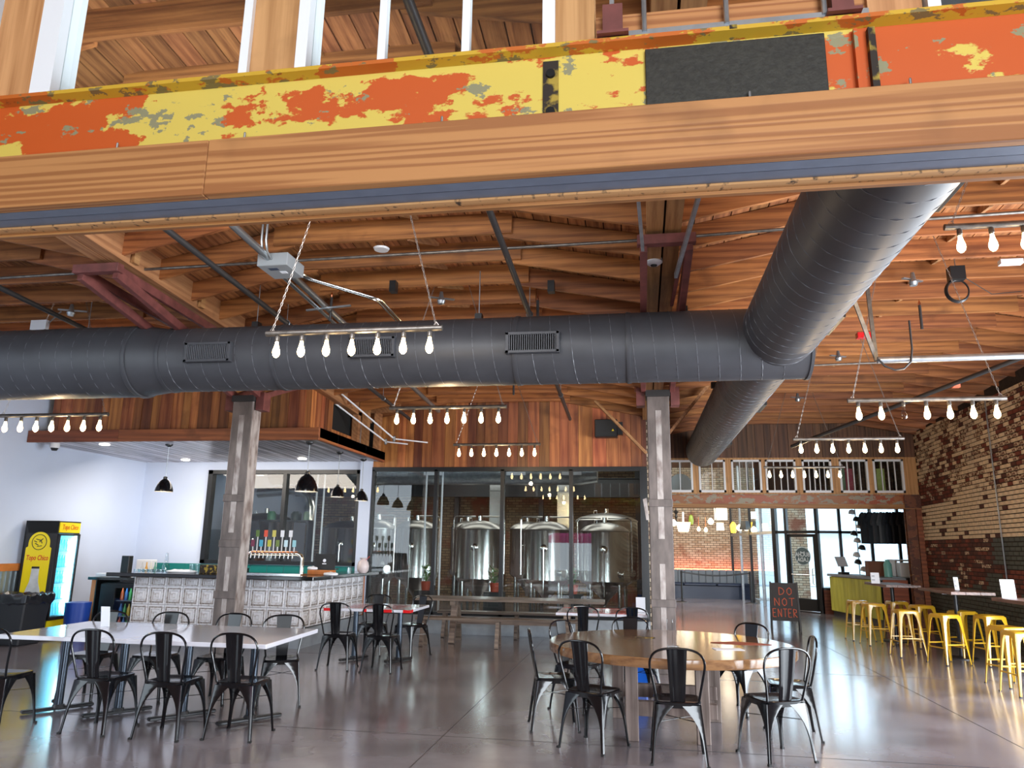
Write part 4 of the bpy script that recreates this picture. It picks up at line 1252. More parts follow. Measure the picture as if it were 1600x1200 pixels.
# glasses on the left counters
gme = MB().lathe([(.0, 0), (.035, 0), (.042, .14), (.038, .14), (.031, .01), (.0, .01)], 12).mesh('drinking_glass', m_clear, True)
for i in range(12):
    o = link('drinking_glass', gme, None, (-8.02 - (i % 6) * .1, 11.95 + (i // 6) * .1, 1.001 if False else 1.001))
    o.location = (-8.18 - (i % 6) * .095, 12.12 + (i // 6) * .11, 1.001)
    tag(o, 'clear tumbler in the rows of glasses on the left end counter', 'glass', 'tumblers on the left end counter')
for i in range(4):
    o = link('drinking_glass', gme, None, (-7.35 + i * .10, 11.62 + .1, 1.111))
    tag(o, 'clear tumbler in the short row on the bar left of the steel column', 'glass', 'tumblers on the bar by the towel')
tag(MB().lathe([(.0, 0), (.06, 0), (.06, .2), (.035, .26), (.02, .42), (.0, .43)], 14).obj('glass_bottle', m_clear, None, (-8.22, 12.3, 1.001), smooth=True), 'tall clear bottle standing behind the tumblers', 'bottle')
tag(MB().box(-.075, .075, -.06, .06, 0, .36).obj('speaker_tower', m_black, None, (-8.95, 12.25, 1.001), bevel=.008), 'tall black rectangular speaker on the left end counter', 'speaker')
tag(MB().box(-.09, .09, -.06, .06, 0, .16).obj('napkin_box', m_black, None, (-7.62, 13.9, .981), bevel=.006), 'black box on the back counter against the teal tiles', 'box')
tag(MB().box(-.2, .2, -.09, .09, 0, .14).obj('dark_caddy', m_rust, None, (-6.95, 11.7, 1.111), bevel=.006), 'dark brown caddy on the bar touching the steel column', 'caddy')
tag(MB().box(-.17, .17, -.09, .09, 0, .28).obj('storage_box', m_plastic, None, (-9.75, 13.95, .981), bevel=.01), 'pale plastic storage box on the back counter behind the fridge', 'box')
for i in range(4):
    tag(MB().lathe([(.0, 0), (.03, 0), (.03, .13), (.012, .19), (.012, .25), (.0, .25)], 10).obj('sauce_bottle', mat('sauce_%d' % i, (lin(190, 190, 190), lin(205, 150, 60), lin(220, 214, 200), lin(90, 150, 130))[i], .3), None, (-8.82 + i * .085, 12.5, 1.001), smooth=True), '%s squeeze bottle beside the black speaker' % ('grey', 'amber', 'cream', 'green')[i], 'bottle')
tag(MB().box(-.3, .3, -.1, .1, 0, .05).obj('paper_tray', m_paper, None, (-9.2, 12.3, 1.001), bevel=.004), 'low grey tray of papers left of the black speaker', 'tray')
t = tag(MB().lathe([(.0, 0), (.17, 0), (.2, .6), (.0, .6)], 18).obj('blue_bin', mat('deep_blue_plastic', lin(24, 62, 150), .4), None, (-9.3, 11.62, 0), smooth=True), 'blue round bin beside the lit fridge door', 'bin')

# wall speaker on the boards
t = thing('wall_speaker', 'black loudspeaker fixed high on the board wall near the column', 'speaker', (-.5, 14.2, 3.86))
MB().box(-.27, .16, -.1, .12, -.17, .17).obj('cabinet', m_black, t, bevel=.012)
MB().box(.16, .26, -.06, .08, -.12, .12).obj('wedge', m_blackmetal, t)
MB().prism([(.05, -.06), (.10, -.06), (.075, -.015)], -.106, -.101).obj('warning_label', m_yellow, t)
MB().box(-.05, .05, .12, .21, -.04, .04).obj('bracket', m_blackmetal, t)


# ================================================================== CHAIRS
def make_chair():
    t = thing('metal_chair', 'x', 'chair')
    # seat: shallow rounded square pan
    n = 32
    def rs(h, c):    # rounded square outline
        o = []
        for i in range(n):
            a = 2 * PI * i / n
            e = .36
            cx, cy = math.cos(a), math.sin(a)
            o.append((h * math.copysign(abs(cx) ** e, cx), h * math.copysign(abs(cy) ** e, cy)))
        return o
    q = MB()
    layers = [(.176, .405), (.183, .445), (.178, .452), (.165, .452), (.12, .443), (.05, .441)]
    vs = []
    for h, z in layers: vs += [(x, y, z) for x, y in rs(h, 0)]
    fs = [(k * n + i, k * n + (i + 1) % n, (k + 1) * n + (i + 1) % n, (k + 1) * n + i) for k in range(len(layers) - 1) for i in range(n)]
    fs.append(tuple((len(layers) - 1) * n + i for i in range(n)))
    fs.append(tuple(reversed(range(n))))
    q.add(vs, fs)
    q.obj('seat', m_chair, t, smooth=True)
    # legs: folded sheet, two wings that widen into the arch under the seat
    def leg(sx, sy):
        q = MB(); H = 9; rows = []
        for k in range(H + 1):
            f = k / H
            z = .43 * (1 - f)
            sp = .040 * f ** 1.0
            cx, cy = sx * (.178 + sp), sy * (.178 + sp * (1.35 if sy < 0 else .9))
            w = .021 + .125 * max(0, 1 - f * 1.5) ** 2.4 + .006 * (1 - f)
            r = .014
            o = [(cx - sx * w, cy), (cx - sx * r, cy), (cx - sx * r * .3, cy - sy * r * .3), (cx, cy - sy * r), (cx, cy - sy * w)]
            th = .005 + .010 * min(1, f * 2)
            inn = [(cx - sx * w, cy - sy * th), (cx - sx * (r + th * .4), cy - sy * th), (cx - sx * (r * .4 + th * .8), cy - sy * (r * .4 + th * .8)), (cx - sx * th, cy - sy * (r + th * .4)), (cx - sx * th, cy - sy * w)]
            rows.append([(x, y, z) for x, y in o + inn[::-1]])
        m = 10
        vs = [p for r_ in rows for p in r_]
        fs = [(k * m + i, k * m + (i + 1) % m, (k + 1) * m + (i + 1) % m, (k + 1) * m + i) for k in range(H) for i in range(m)]
        fs += [tuple(range(m)), tuple(reversed(range(H * m, H * m + m)))]
        q.add(vs, fs)
        lo = q.obj('leg', m_chair, t, smooth=True)
        x, y = sx * (.178 + .033), sy * (.178 + .04 * (1.35 if sy < 0 else .9) - .008)
        MB().box(x - .013, x + .013, y - .013, y + .013, 0, .016).obj('foot_cap', m_rubber, lo)
    for sx in (-1, 1):
        for sy in (-1, 1): leg(sx, sy)
    # hoop back
    half = [(.160, .448), (.176, .54), (.196, .64), (.212, .715), (.206, .775), (.172, .822), (.112, .846), (.05, .853), (0, .854)]
    pl = half + [(-x, z) for x, z in reversed(half[:-1])]
    for _ in range(2):
        n2 = [pl[0]]
        for (ax_, az_), (bx_, bz_) in zip(pl[:-1], pl[1:]): n2 += [(ax_ * .75 + bx_ * .25, az_ * .75 + bz_ * .25), (ax_ * .25 + bx_ * .75, az_ * .25 + bz_ * .75)]
        pl = n2 + [pl[-1]]
    pts = [(x, -.162 - .078 * ((z - .448) / .4) ** .85, z) for x, z in pl]
    MB().tube(pts, .0095, 8).obj('back_hoop', m_chair, t, smooth=True)
    # splat
    q = MB(); vs = []
    ks = 8
    for k in range(ks + 1):
        f = k / ks
        z = .445 + .40 * f; y = -.165 - .073 * f ** .8
        w = .056 + .022 * f
        for (xx, dy) in ((-w, .006), (-w, -.002), (-w * .55, -.008), (-w * .45, -.004), (w * .45, -.004), (w * .55, -.008), (w, -.002), (w, .006)):
            vs.append((xx, y + dy, z))
    m = 8
    q.add(vs, [(k * m + i, k * m + (i + 1) % m, (k + 1) * m + (i + 1) % m, (k + 1) * m + i) for k in range(ks) for i in range(m)] + [tuple(range(m)), tuple(reversed(range(ks * m, ks * m + m)))])
    q.obj('backrest', m_chair, t, smooth=True)
    MB().bar((-.17, -.17, .30), (.17, .17, .30), .014, .004).bar((-.17, .17, .305), (.17, -.17, .305), .014, .004).obj('cross_brace', m_chair, t)
    MB().tube([(-.115, -.165, .452), (-.10, -.15, .46), (-.105, -.19, .6), (-.15, -.225, .78)], .006, 6).obj('side_rod', m_chair, t) if False else None
    return t


CH = make_chair()
GL = 'chairs around the long white table'
GR = 'chairs around the round table'
G3 = 'chairs at the red and white table'
G4 = 'chairs at the red edged table by the column'
chairs = [
    (-5.58, 6.16, .04, 'black metal chair at the left edge of the picture, near side of the white table', GL),
    (-4.66, 6.29, -.03, 'second black metal chair from the left on the near side of the white table', GL),
    (-3.98, 6.27, .0, 'black metal chair in front of the seam of the white tables, near side', GL),
    (-3.40, 6.38, .02, 'black metal chair at the right end on the near side of the white table', GL),
    (-5.72, 7.45, PI, 'black metal chair farthest left on the far side of the white table', GL),
    (-5.05, 7.55, PI + .05, 'black metal chair on the far side of the white table, left of the steel column', GL),
    (-4.36, 7.62, PI - .04, 'black metal chair across the white table, directly in front of the steel column', GL),
    (-3.68, 7.65, PI + .45, 'black metal chair turned outward at the far right corner of the white table', GL),
    (-3.98, 9.95, .05, 'black metal chair at the near left of the red and white table', G3),
    (-3.36, 9.92, -.03, 'black metal chair at the near right of the red and white table', G3),
    (-4.02, 11.35, PI, 'black metal chair at the far left of the red and white table', G3),
    (-3.42, 11.40, PI - .5, 'black metal chair at the far right of the red and white table', G3),
    (-.74, 10.55, .0, 'black metal chair on the near left of the red edged table beside the column', G4),
    (-.10, 10.55, .02, 'black metal chair at the near right of the red edged table by the column', G4)]
TC = (.28, 7.62)
for ang, r, da, lab in ((-90, 1.16, 0, 'nearest chair, its back square to the camera at the front of the round table'),
                        (-126, 1.14, .15, 'black metal chair at the front left of the round table'),
                        (-163, 1.12, -.1, 'black metal chair seen from the side at the left of the round table'),
                        (150, 1.05, 0, 'black metal chair at the far left of the round table, reflecting bright blue'),
                        (107, 1.08, 0, 'black metal chair behind the round table in front of the steel column'),
                        (47, 1.08, 0, 'black metal chair at the far right of the round table'),
                        (-8, 1.05, .1, 'black metal chair tucked at the right side of the round table'),
                        (-50, 1.2, -.25, 'black metal chair at the front right of the round table, turned sideways')):
    a = math.radians(ang)
    chairs.append((TC[0] + r * math.cos(a), TC[1] + r * math.sin(a), a + PI / 2 + da, lab if 'chair' in lab[:20] else lab, GR))
for i, (x, y, rz, lab, g) in enumerate(chairs):
    if i == 0:
        CH.location = (x, y, 0); CH.rotation_euler = (0, 0, rz); CH['label'] = lab; CH['group'] = g
    else:
        dup(CH, (x, y, 0), rz, lab, g)


# ================================================================== TABLES
def pedestal(t, x, y, h, m=m_steelbase, r=.038, foot=.31, ang=PI / 2, label=None):
    c, s = math.cos(ang), math.sin(ang)
    MB().tube([(x, y, .03), (x, y, h)], r, 16).obj('pedestal', m, t, smooth=True)
    MB().bar((x - foot * c, y - foot * s, .025), (x + foot * c, y + foot * s, .025), .07, .03).obj('foot_bar', m_blackmetal, t, bevel=.008)
    MB().lathe([(.06, .03), (.05, .06)], 14, (x, y, 0)).obj('foot_collar', m_blackmetal, t)
    MB().bar((x - .22, y, h - .015), (x + .22, y, h - .015), .05, .02).bar((x, y - .22, h - .015), (x, y + .22, h - .015), .05, .02).obj('top_spider', m_blackmetal, t)


for (x0, x1, lab) in ((-5.86, -4.55, 'long white table at the left, its left end cut by the picture edge'), (-4.545, -3.20, 'long white table pushed against the first, ending beside the red and white table')):
    t = thing('white_table', lab, 'table', ((x0 + x1) / 2, 7.02, 0), -.02)
    hw = (x1 - x0) / 2
    sk = .0 if x0 < -5 else .0
    MB().hexa([(-hw, -.68, .705), (hw, -.64, .705), (hw - .12, .66, .705), (-hw - .12, .62, .705), (-hw, -.68, .745), (hw, -.64, .745), (hw - .12, .66, .745), (-hw - .12, .62, .745)]).obj('tabletop', m_whitetop, t, bevel=.004)
    for px in (-hw + .33, hw - .33): pedestal(t, px - .03, -.16, .705, ang=PI / 2 - .6)
sg = tag(MB().bar((0, 0, 0), (0, -.03, .2), .1, .004, (0, 1, 0)).obj('card_stand', m_paper, None, (-5.42, 7.2, .747)), 'upright white card on the long white table', 'sign')

t = thing('red_white_table', 'square cafe table with red and white checked edge near the bar', 'table', (-3.72, 10.72, 0), .02)
MB().box(-.62, .62, -.52, .52, .71, .745).obj('tabletop', m_whitetop, t, bevel=.003)
tt = t
for (a, b) in ((-.62, -.45), (-.05, .0), (.18, .36), (.52, .62)):
    MB().box(a, b, -.525, -.519, .708, .747).obj('edge_stripe', m_redpaint, tt)
for (a, b) in ((-.52, -.38),): MB().box(.619, .625, a, b, .708, .747).obj('edge_stripe', m_redpaint, tt)
MB().box(-.4, .4, -.3, .3, .7455, .7465).obj('printed_panel', mat('pinkish_print', lin(190, 110, 110), .25, var=.4, scale=5, coat=.5), tt)
for x in (-.33, .33): pedestal(t, x, 0, .71, foot=.26, ang=1.1)
t = thing('red_edged_table', 'white cafe table with a red border, partly behind the column', 'table', (-.45, 11.05, 0))
MB().box(-.68, .56, -.48, .48, .71, .745).obj('tabletop', m_whitetop, t, bevel=.003)
MB().box(-.66, .54, -.475, -.44, .7455, .747).box(-.66, .54, .44, .475, .7455, .747).obj('red_border', m_redpaint, t)
MB().lathe([(.0, .7455), (.3, .7455), (.3, .747), (.0, .747)], 24, (.1, -.1, 0)).obj('red_disc', m_redpaint, t)
for x in (-.38, .26): pedestal(t, x, 0, .71, foot=.26, ang=1.1)
t = tag(MB().bar((0, 0, 0), (0, .02, .2), .13, .004, (0, 1, 0)).obj('card_stand', m_paper, None, (.02, 11.0, .748)), 'white card standing on the red edged table beside the column', 'sign')

# round table
t = thing('round_table', 'big round varnished wooden table on square posts', 'table', (TC[0], TC[1], 0))
n = 72
q = MB().lathe([(0, .66), (1.145, .66), (1.15, .67), (1.15, .735), (1.145, .74), (0, .74)], n)
q.obj('tabletop', m_tablewood, t, smooth=True)
for (x, y) in ((-.36, -1.0 + .0), (.24, -.98), (-.5, .25), (.42, .28)):
    yy = y if y > 0 else -.62
    MB().box(x - .055, x + .055, yy - .055, yy + .055, 0, .66).obj('leg', m_tableleg, t, bevel=.004)
MB().box(-.42, .36, -.66, -.58, .20, .32).box(-.5, .44, .21, .29, .20, .32).box(-.09, -.0, -.58, .25, .2, .32).obj('stretcher', m_tableleg, t, bevel=.004)
MB().box(-.7, .7, -.06, .06, .6, .66).box(-.06, .06, -.7, .7, .6, .66).obj('top_bearer', m_tableleg, t)
st = thing('acrylic_stand', 'clear acrylic menu stand on the round table', 'menu stand', (.30, 7.32, .741))
MB().box(-.052, -.049, -.04, .04, 0, .24).obj('upright', m_acrylic, st)
MB().box(-.006, .0, -.05, .05, 0, .235).obj('panel', m_acrylic, st)
MB().box(-.055, .055, -.05, .05, 0, .006).obj('foot', m_acrylic, st)
tag(MB().box(-.10, .10, -.035, .035, 0, .004).obj('name_plate', m_rust, None, (.05, 7.95, .7405)), 'flat dark plate lying near the middle of the round table', 'plate')
q = MB()
prof = [(.62 + .0, 0)]
ar = MB().add([(x, y, z) for z in (0, .004) for (x, y) in ((-.28, -.02), (-.05, .10), (.2, .02), (.28, -.06), (.05, -.11), (-.2, -.09))], [(5, 4, 3, 2, 1, 0), (6, 7, 8, 9, 10, 11)] + [(i, (i + 1) % 6, (i + 1) % 6 + 6, i + 6) for i in range(6)])
tag(ar.obj('paper_flyer', mat('brick_red_paper', lin(150, 70, 46), .5), None, (.95, 7.75, .7405)), 'orange red paper shape at the right of the round table top', 'paper')
tag(MB().box(-.13, .13, -.07, .07, 0, .003).obj('menu_sheet', m_paper, None, (.78, 7.25, .7405), rz=.2), 'white sheet lying on the right of the round table', 'paper')
tag(MB().hexa([(-.15, -.12, 0), (.15, -.12, 0), (.15, .12, 0), (-.15, .12, 0), (-.19, -.15, .5), (.19, -.15, .5), (.19, .15, .5), (-.19, .15, .5)]).obj('blue_bin', m_blue, None, (-.08, 9.15, 0), bevel=.01), 'bright blue bin behind the round table', 'bin')

# picnic table and benches
t = thing('picnic_table', 'long dark plank table in front of the glass partition', 'table', (-2.2, 13.25, 0), .03)
for k in range(4): MB().box(-1.62, 1.62, -.38 + k * .19, -.38 + k * .19 + .183, .70, .74).obj('plank', m_benchwood, t, bevel=.003)
for x in (-.97, .98):
    for s in (-1, 1): MB().bar((x, s * .30, 0), (x, s * .08, .70), .09, .1, (1, 0, 0)).obj('leg', m_benchwood, t)
    MB().box(x - .04, x + .04, -.33, .33, .62, .70).obj('bearer', m_benchwood, t)
MB().box(-.95, .95, -.03, .03, .3, .4).obj('stretcher', m_benchwood, t)


def bench(x, y, w, lab, rz=.03):
    t = thing('picnic_bench', lab, 'bench', (x, y, 0), rz, 'dark plank benches at the picnic table')
    for k in range(2): MB().box(-w / 2, w / 2, -.14 + k * .142, -.14 + k * .142 + .137, .42, .46).obj('plank', m_benchwood, t, bevel=.003)
    for xx in (-w / 2 + .12, -w / 2 + .52 if False else 0.0, w / 2 - .35):
        for s in (-1, 1): MB().bar((xx, s * .16, 0), (xx, s * .05, .42), .07, .06, (1, 0, 0)).obj('leg', m_benchwood, t)


bench(-2.3, 12.6, 2.75, 'near dark bench along the plank table')
bench(-2.2, 13.92, 2.9, 'far dark bench between the plank table and the glass')


# ================================================================== STOOLS AND HIGH TABLES
def make_stool(H=.72):
    t = thing('metal_stool', 'x', 'stool', group='yellow stools along the brick wall')
    n = 28
    q = MB(); vs = []
    def rs(h):
        return [(h * math.copysign(abs(math.cos(2 * PI * i / n)) ** .35, math.cos(2 * PI * i / n)), h * math.copysign(abs(math.sin(2 * PI * i / n)) ** .35, math.sin(2 * PI * i / n))) for i in range(n)]
    layers = [(.158, H - .055), (.158, H - .012), (.15, H - .002), (.135, H), (.125, H - .006), (.045, H - .006), (.03, H - .016)]
    for h, z in layers: vs += [(x, y, z) for x, y in rs(h)]
    fs = [(k * n + i, k * n + (i + 1) % n, (k + 1) * n + (i + 1) % n, (k + 1) * n + i) for k in range(len(layers) - 1) for i in range(n)]
    fs += [tuple((len(layers) - 1) * n + i for i in range(n)), tuple(reversed(range(n)))]
    q.add(vs, fs).obj('seat', m_stool, t, smooth=True)
    for sx in (-1, 1):
        for sy in (-1, 1):
            q = MB(); rows = []
            K = 7
            for k in range(K + 1):
                f = k / K
                z = (H - .02) * (1 - f)
                c = .155 + .058 * f
                cx, cy = sx * c, sy * c
                w = .022 + .035 * max(0, 1 - f * 1.1) + .04 * max(0, 1 - f * 5) ** 2
                r = .012; th = .006
                o = [(cx - sx * w, cy), (cx - sx * r, cy), (cx - sx * r * .3, cy - sy * r * .3), (cx, cy - sy * r), (cx, cy - sy * w)]
                inn = [(cx - sx * w, cy - sy * th), (cx - sx * (r + th * .4), cy - sy * th), (cx - sx * (r * .4 + th), cy - sy * (r * .4 + th)), (cx - sx * th, cy - sy * (r + th * .4)), (cx - sx * th, cy - sy * w)]
                rows.append([(x, y, z) for x, y in o + inn[::-1]])
            m = 10
            q.add([p for r_ in rows for p in r_], [(k * m + i, k * m + (i + 1) % m, (k + 1) * m + (i + 1) % m, (k + 1) * m + i) for k in range(K) for i in range(m)] + [tuple(range(m)), tuple(reversed(range(K * m, K * m + m)))])
            lg = q.obj('leg', m_stool, t, smooth=True)
            x, y = sx * .205, sy * .205
            MB().box(x - .012, x + .012, y - .012, y + .012, 0, .014).obj('foot_cap', m_rubber, lg)
    for z, sw in ((.24, 0), (.29, 1)):
        c = .155 + .058 * (1 - z / H) - .006
        for s in (-1, 1):
            q = MB()
            if sw: q.bar((-c, s * c, z), (c, s * c, z), .006, .018)
            else: q.bar((s * c, -c, z), (s * c, c, z), .006, .018)
            q.obj('footrest', m_stool, t)
    return t


ST = make_stool()
for i, (x, y, rz, lab) in enumerate([
        (4.5, 10.2, .1, 'nearest yellow stool, cut by the right picture edge'),
        (4.62, 10.85, .3, 'yellow stool just behind the nearest one at the right picture edge'),
        (5.22, 12.75, .2, 'yellow stool standing alone between the two right hand high tables, against the dark green wall'),
        (4.58, 12.72, .35, 'yellow stool at the near end of the middle high table'),
        (5.15, 13.55, .3, 'yellow stool on the wall side of the middle high table'),
        (4.24, 13.42, .1, 'yellow stool at the left side of the middle high table, bright highlight on its leg'),
        (4.95, 14.75, .2, 'yellow stool between the far and the middle high table, nearer one'),
        (4.85, 15.75, .1, 'yellow stool beyond the corner post side of the far high table'),
        (4.2, 14.95, .15, 'yellow stool at the front left of the far high table'),
        (4.12, 15.65, .1, 'yellow stool half hidden behind another at the far high table, farthest left')]):
    if i == 0: ST.location = (x, y, 0); ST.rotation_euler = (0, 0, rz); ST['label'] = lab
    else: dup(ST, (x, y, 0), rz, lab)

m_rail = wood('bar_table_wood', (0.22, 0.12, 0.09), (0.09, 0.045, 0.035), 1, pervar=.1, rough=.45, coat=.1)
for (x0, x1, y0, y1, lab) in ((4.45, 5.05, 14.95, 16.3, 'far high table with a dark wooden top and black pole'),
                              (4.72, 5.35, 12.75, 14.15, 'middle high table with a dark wooden top and black pole'),
                              (4.72, 5.5, 9.9, 11.4, 'near high table running out of the picture at the right')):
    t = thing('high_table', lab, 'table', ((x0 + x1) / 2, (y0 + y1) / 2, 0), group='high tables along the brick wall')
    hx, hy = (x1 - x0) / 2, (y1 - y0) / 2
    for k in range(3):
        w = 2 * hx / 3
        MB().box(-hx + k * w, -hx + (k + 1) * w - .003, -hy, hy, 1.0, 1.045).obj('plank', m_rail, t, bevel=.003)
    MB().tube([(0, 0, .02), (0, 0, 1.0)], .035, 14).obj('pole', m_blackmetal, t, smooth=True)
    MB().lathe([(.24, 0), (.24, .012), (.06, .03)], 20).obj('base_plate', m_blackmetal, t, smooth=True)
    MB().bar((-.2, 0, .985), (.2, 0, .985), .05, .02).obj('top_spider', m_blackmetal, t)


def card(x, y, z, w, h, rz, lab):
    t = thing('menu_card', lab, 'sign', (x, y, z), rz)
    MB().bar((0, 0, 0), (0, .03, h), w, .004, (0, 1, 0)).obj('sheet', m_paper, t)
    MB().box(-w / 2, w / 2, -.02, .05, 0, .006).obj('foot', m_acrylic, t)
    for k in range(2):
        for j in range(2):
            z = h * (.62 - .35 * k) + j * .015
            MB().box(-w * .4, -w * .05, -.004 + z / h * .03, -.003 + z / h * .03, z, z + .006).obj('text_line', m_ink, t)


card(4.42, 15.45, 1.046, .15, .2, -.1, 'white menu card on the far high table')
card(5.06, 13.4, 1.046, .07, .2, .0, 'narrow white card on the middle high table')
card(4.86, 11.2, 1.046, .17, .24, -.1, 'bluish white menu card on the near high table at the right')

# ================================================================== A-FRAME SIGN
t = thing('sandwich_board', 'black chalkboard easel reading DO NOT ENTER in red chalk', 'sign', (3.03, 17.05, 0), -.12)
bd = MB().hexa([(-.29, -.18, .2), (.29, -.18, .2), (.29, -.16, .2), (-.29, -.16, .2), (-.27, -.03, .96), (.27, -.03, .96), (.27, -.01, .96), (-.27, -.01, .96)]).obj('chalkboard', m_board, t)
MB().hexa([(-.29, .18, .2), (.29, .18, .2), (.29, .16, .2), (-.29, .16, .2), (-.27, .03, .96), (.27, .03, .96), (.27, .01, .96), (-.27, .01, .96)]).obj('rear_board', m_board, t)
for s in (-1, 1):
    MB().bar((s * .28, -.225, 0), (s * .265, -.02, .98), .03, .025).obj('leg', m_black, t)
    MB().bar((s * .28, .225, 0), (s * .265, .02, .98), .03, .025).obj('leg', m_black, t)
LET = {'D': [[(0, 0), (0, 1), (.45, .85), (.65, .5), (.45, .12), (0, 0)]], 'O': [[(.35, 1), (.05, .7), (.05, .3), (.3, 0), (.6, .25), (.6, .75), (.35, 1)]],
       'N': [[(0, 0), (0, 1), (.6, 0), (.6, 1)]], 'T': [[(0, 1), (.7, 1)], [(.35, 1), (.32, 0)]], 'E': [[(.6, 1), (0, 1), (0, 0), (.6, 0)], [(0, .5), (.45, .52)]],
       'R': [[(0, 0), (0, 1), (.5, .9), (.5, .6), (0, .5), (.6, 0)]]}
for word, z0, h, x0, w in (('DO', .72, .15, -.10, .15), ('NOT', .50, .155, -.20, .145), ('ENTER', .28, .16, -.245, .102)):
    for i, c in enumerate(word):
        q = MB()
        for st in LET[c]:
            for a, b in zip(st[:-1], st[1:]):
                P = []
                for (u, v) in (a, b):
                    z = z0 + v * h; x = x0 + i * w + u * w * 1.05
                    P.append((x, -.18 + (z - .2) / .76 * .15 - .004, z))
                q.bar(P[0], P[1], .014, .003, (0, 1, .2))
        q.obj('chalk_letter', m_chalk, bd)


# ================================================================== BREWING TANKS
def tank(x, y, r, z0, z1, lab, pipes=True, s=1.0):
    t = thing('brewing_tank', lab, 'tank', (x, y, 0), group='steel brewing tanks behind the glass')
    cone = z0 - .42 * s
    MB().lathe([(.05, cone - .12), (.06, cone), (r * .5, z0 - .2 * s), (r * .98, z0 - .01), (r, z0), (r, z1), (r * 1.01, z1 + .01)], 48, cap=False).obj('body', m_tank, t, smooth=True)
    dome = [(r * 1.01, z1 + .01), (r * 1.02, z1 + .03), (r * .97, z1 + .06), (r * .8, z1 + .13), (r * .5, z1 + .19), (r * .2, z1 + .22), (0, z1 + .225)]
    MB().lathe(dome, 48, cap=False).obj('dome', m_tankdark, t, smooth=True)
    for k in range(4):
        a = PI / 4 + k * PI / 2
        MB().tube([(r * .82 * math.cos(a), r * .82 * math.sin(a), 0), (r * .82 * math.cos(a), r * .82 * math.sin(a), z0 + .05)], .038, 10).obj('leg', m_ss, t, smooth=True)
    MB().tube([(0, 0, z1 + .2), (0, 0, z1 + .33)], .05, 14).obj('top_port', m_ss, t, smooth=True)
    if pipes:
        for sgn in (-1, 1):
            e = r * 1.06 * sgn
            MB().tube([(sgn * .08, -.1, z1 + .31), (e * .9, -.1, z1 + .31), (e, -.1, z1 + .29), (e * 1.03, -.1, z1 + .22), (e * 1.03, -.1, z1 - .55), (e * 1.03, -.1, z0 + .1)], .016, 8).obj('pipe', m_ss, t, smooth=True)
    man = MB().lathe([(.07, 0), (.08, .02), (.05, .035), (.0, .04)], 20)
    man.xf(Matrix.Translation((0, -r, (z0 + z1) / 2 + .15)) @ Matrix.Rotation(PI / 2, 4, 'X')).obj('port', m_ss, t, smooth=True)
    MB().tube([(.0, -r - .05, (z0 + z1) / 2 + .15), (.0, -r - .06, z0 - .3)], .012, 8).obj('sample_pipe', m_ss, t, smooth=True)
    man = MB().lathe([(.05, 0), (.055, .1), (.09, .12), (.09, .15), (.0, .16)], 18)
    man.xf(Matrix.Translation((r * .7, -r * .68, z0 + .16)) @ Matrix.Rotation(PI / 2, 4, 'X') @ Matrix.Rotation(.7, 4, 'Y')).obj('valve', m_ss, t, smooth=True)
    q = MB()
    q.tube([(-r * .4, -r * .2, z1 + .17), (-r * .4, -r * .2, z1 + .27), (-r * .3, -r * .2, z1 + .27), (-r * .3, -r * .2, z1 + .19)], .01, 6)
    q.obj('lifting_lug', m_ss, t)
    return t


tank(-5.05, 17.0, .50, .92, 1.98, 'steel tank behind the first pane from the left of the glass partition')
tank(-3.57, 17.0, .54, .92, 1.98, 'steel tank behind the second pane of the glass partition')
tank(-2.03, 17.0, .52, .92, 1.98, 'steel tank behind the third pane of the glass partition')
tank(-.72, 16.9, .54, .92, 1.96, 'steel tank behind the rightmost pane of the glass partition')
tank(-.75, 18.7, .75, .9, 2.25, 'larger dark steel tank standing behind the rightmost tank', False)
tank(-5.62, 15.95, .37, .95, 1.95, 'steel tank half hidden behind the white post beside the bar', True)
tank(-7.2, 18.4, .72, .95, 2.0, 'steel tank seen through the right pane of the window behind the bar')
tank(-8.95, 17.2, .66, .95, 2.12, 'wide steel vessel behind the beer taps in the left pane of the bar window', False)
for (x, lab) in ((-4.3, 'left of the two'), (-2.0, 'middle'), (-3.2, 'right')):
    pass
for (x, y, lab) in ((-4.35, 19.2, 'slim steel tank in the back row, left'), (-2.8, 19.3, 'slim steel tank in the back row, centre')):
    tank(x, y, .45, .95, 2.05, lab, False)
for (x, y, w, lab) in ((-3.75, 20.2, .42, 'upright square steel flue at the back of the brewery, left one'), (-1.9, 20.2, .42, 'upright square steel flue at the back of the brewery, right one')):
    t = thing('steel_flue', lab, 'flue', (x, y, 0))
    MB().box(-w / 2, w / 2, -.15, .15, 0, 4.38).obj('casing', m_tank, t)
    for z in (2.4, 3.1, 3.8): MB().box(-w / 2 - .01, w / 2 + .01, -.16, .16, z, z + .03).obj('seam', m_ss, t)
for (x, y) in ((-4.62, 16.1), (-4.28, 16.2), (-7.15, 16.0), (-7.0, 16.05)):
    tag(MB().tube([(x, y, 0), (x, y, 3.6)], .022, 8).obj('water_pipe', m_white, smooth=True), 'thin white upright pipe between the tanks %s' % ('behind the first pane' if x > -6 else 'behind the bar window'), 'pipe', 'upright white pipes in the brewery')
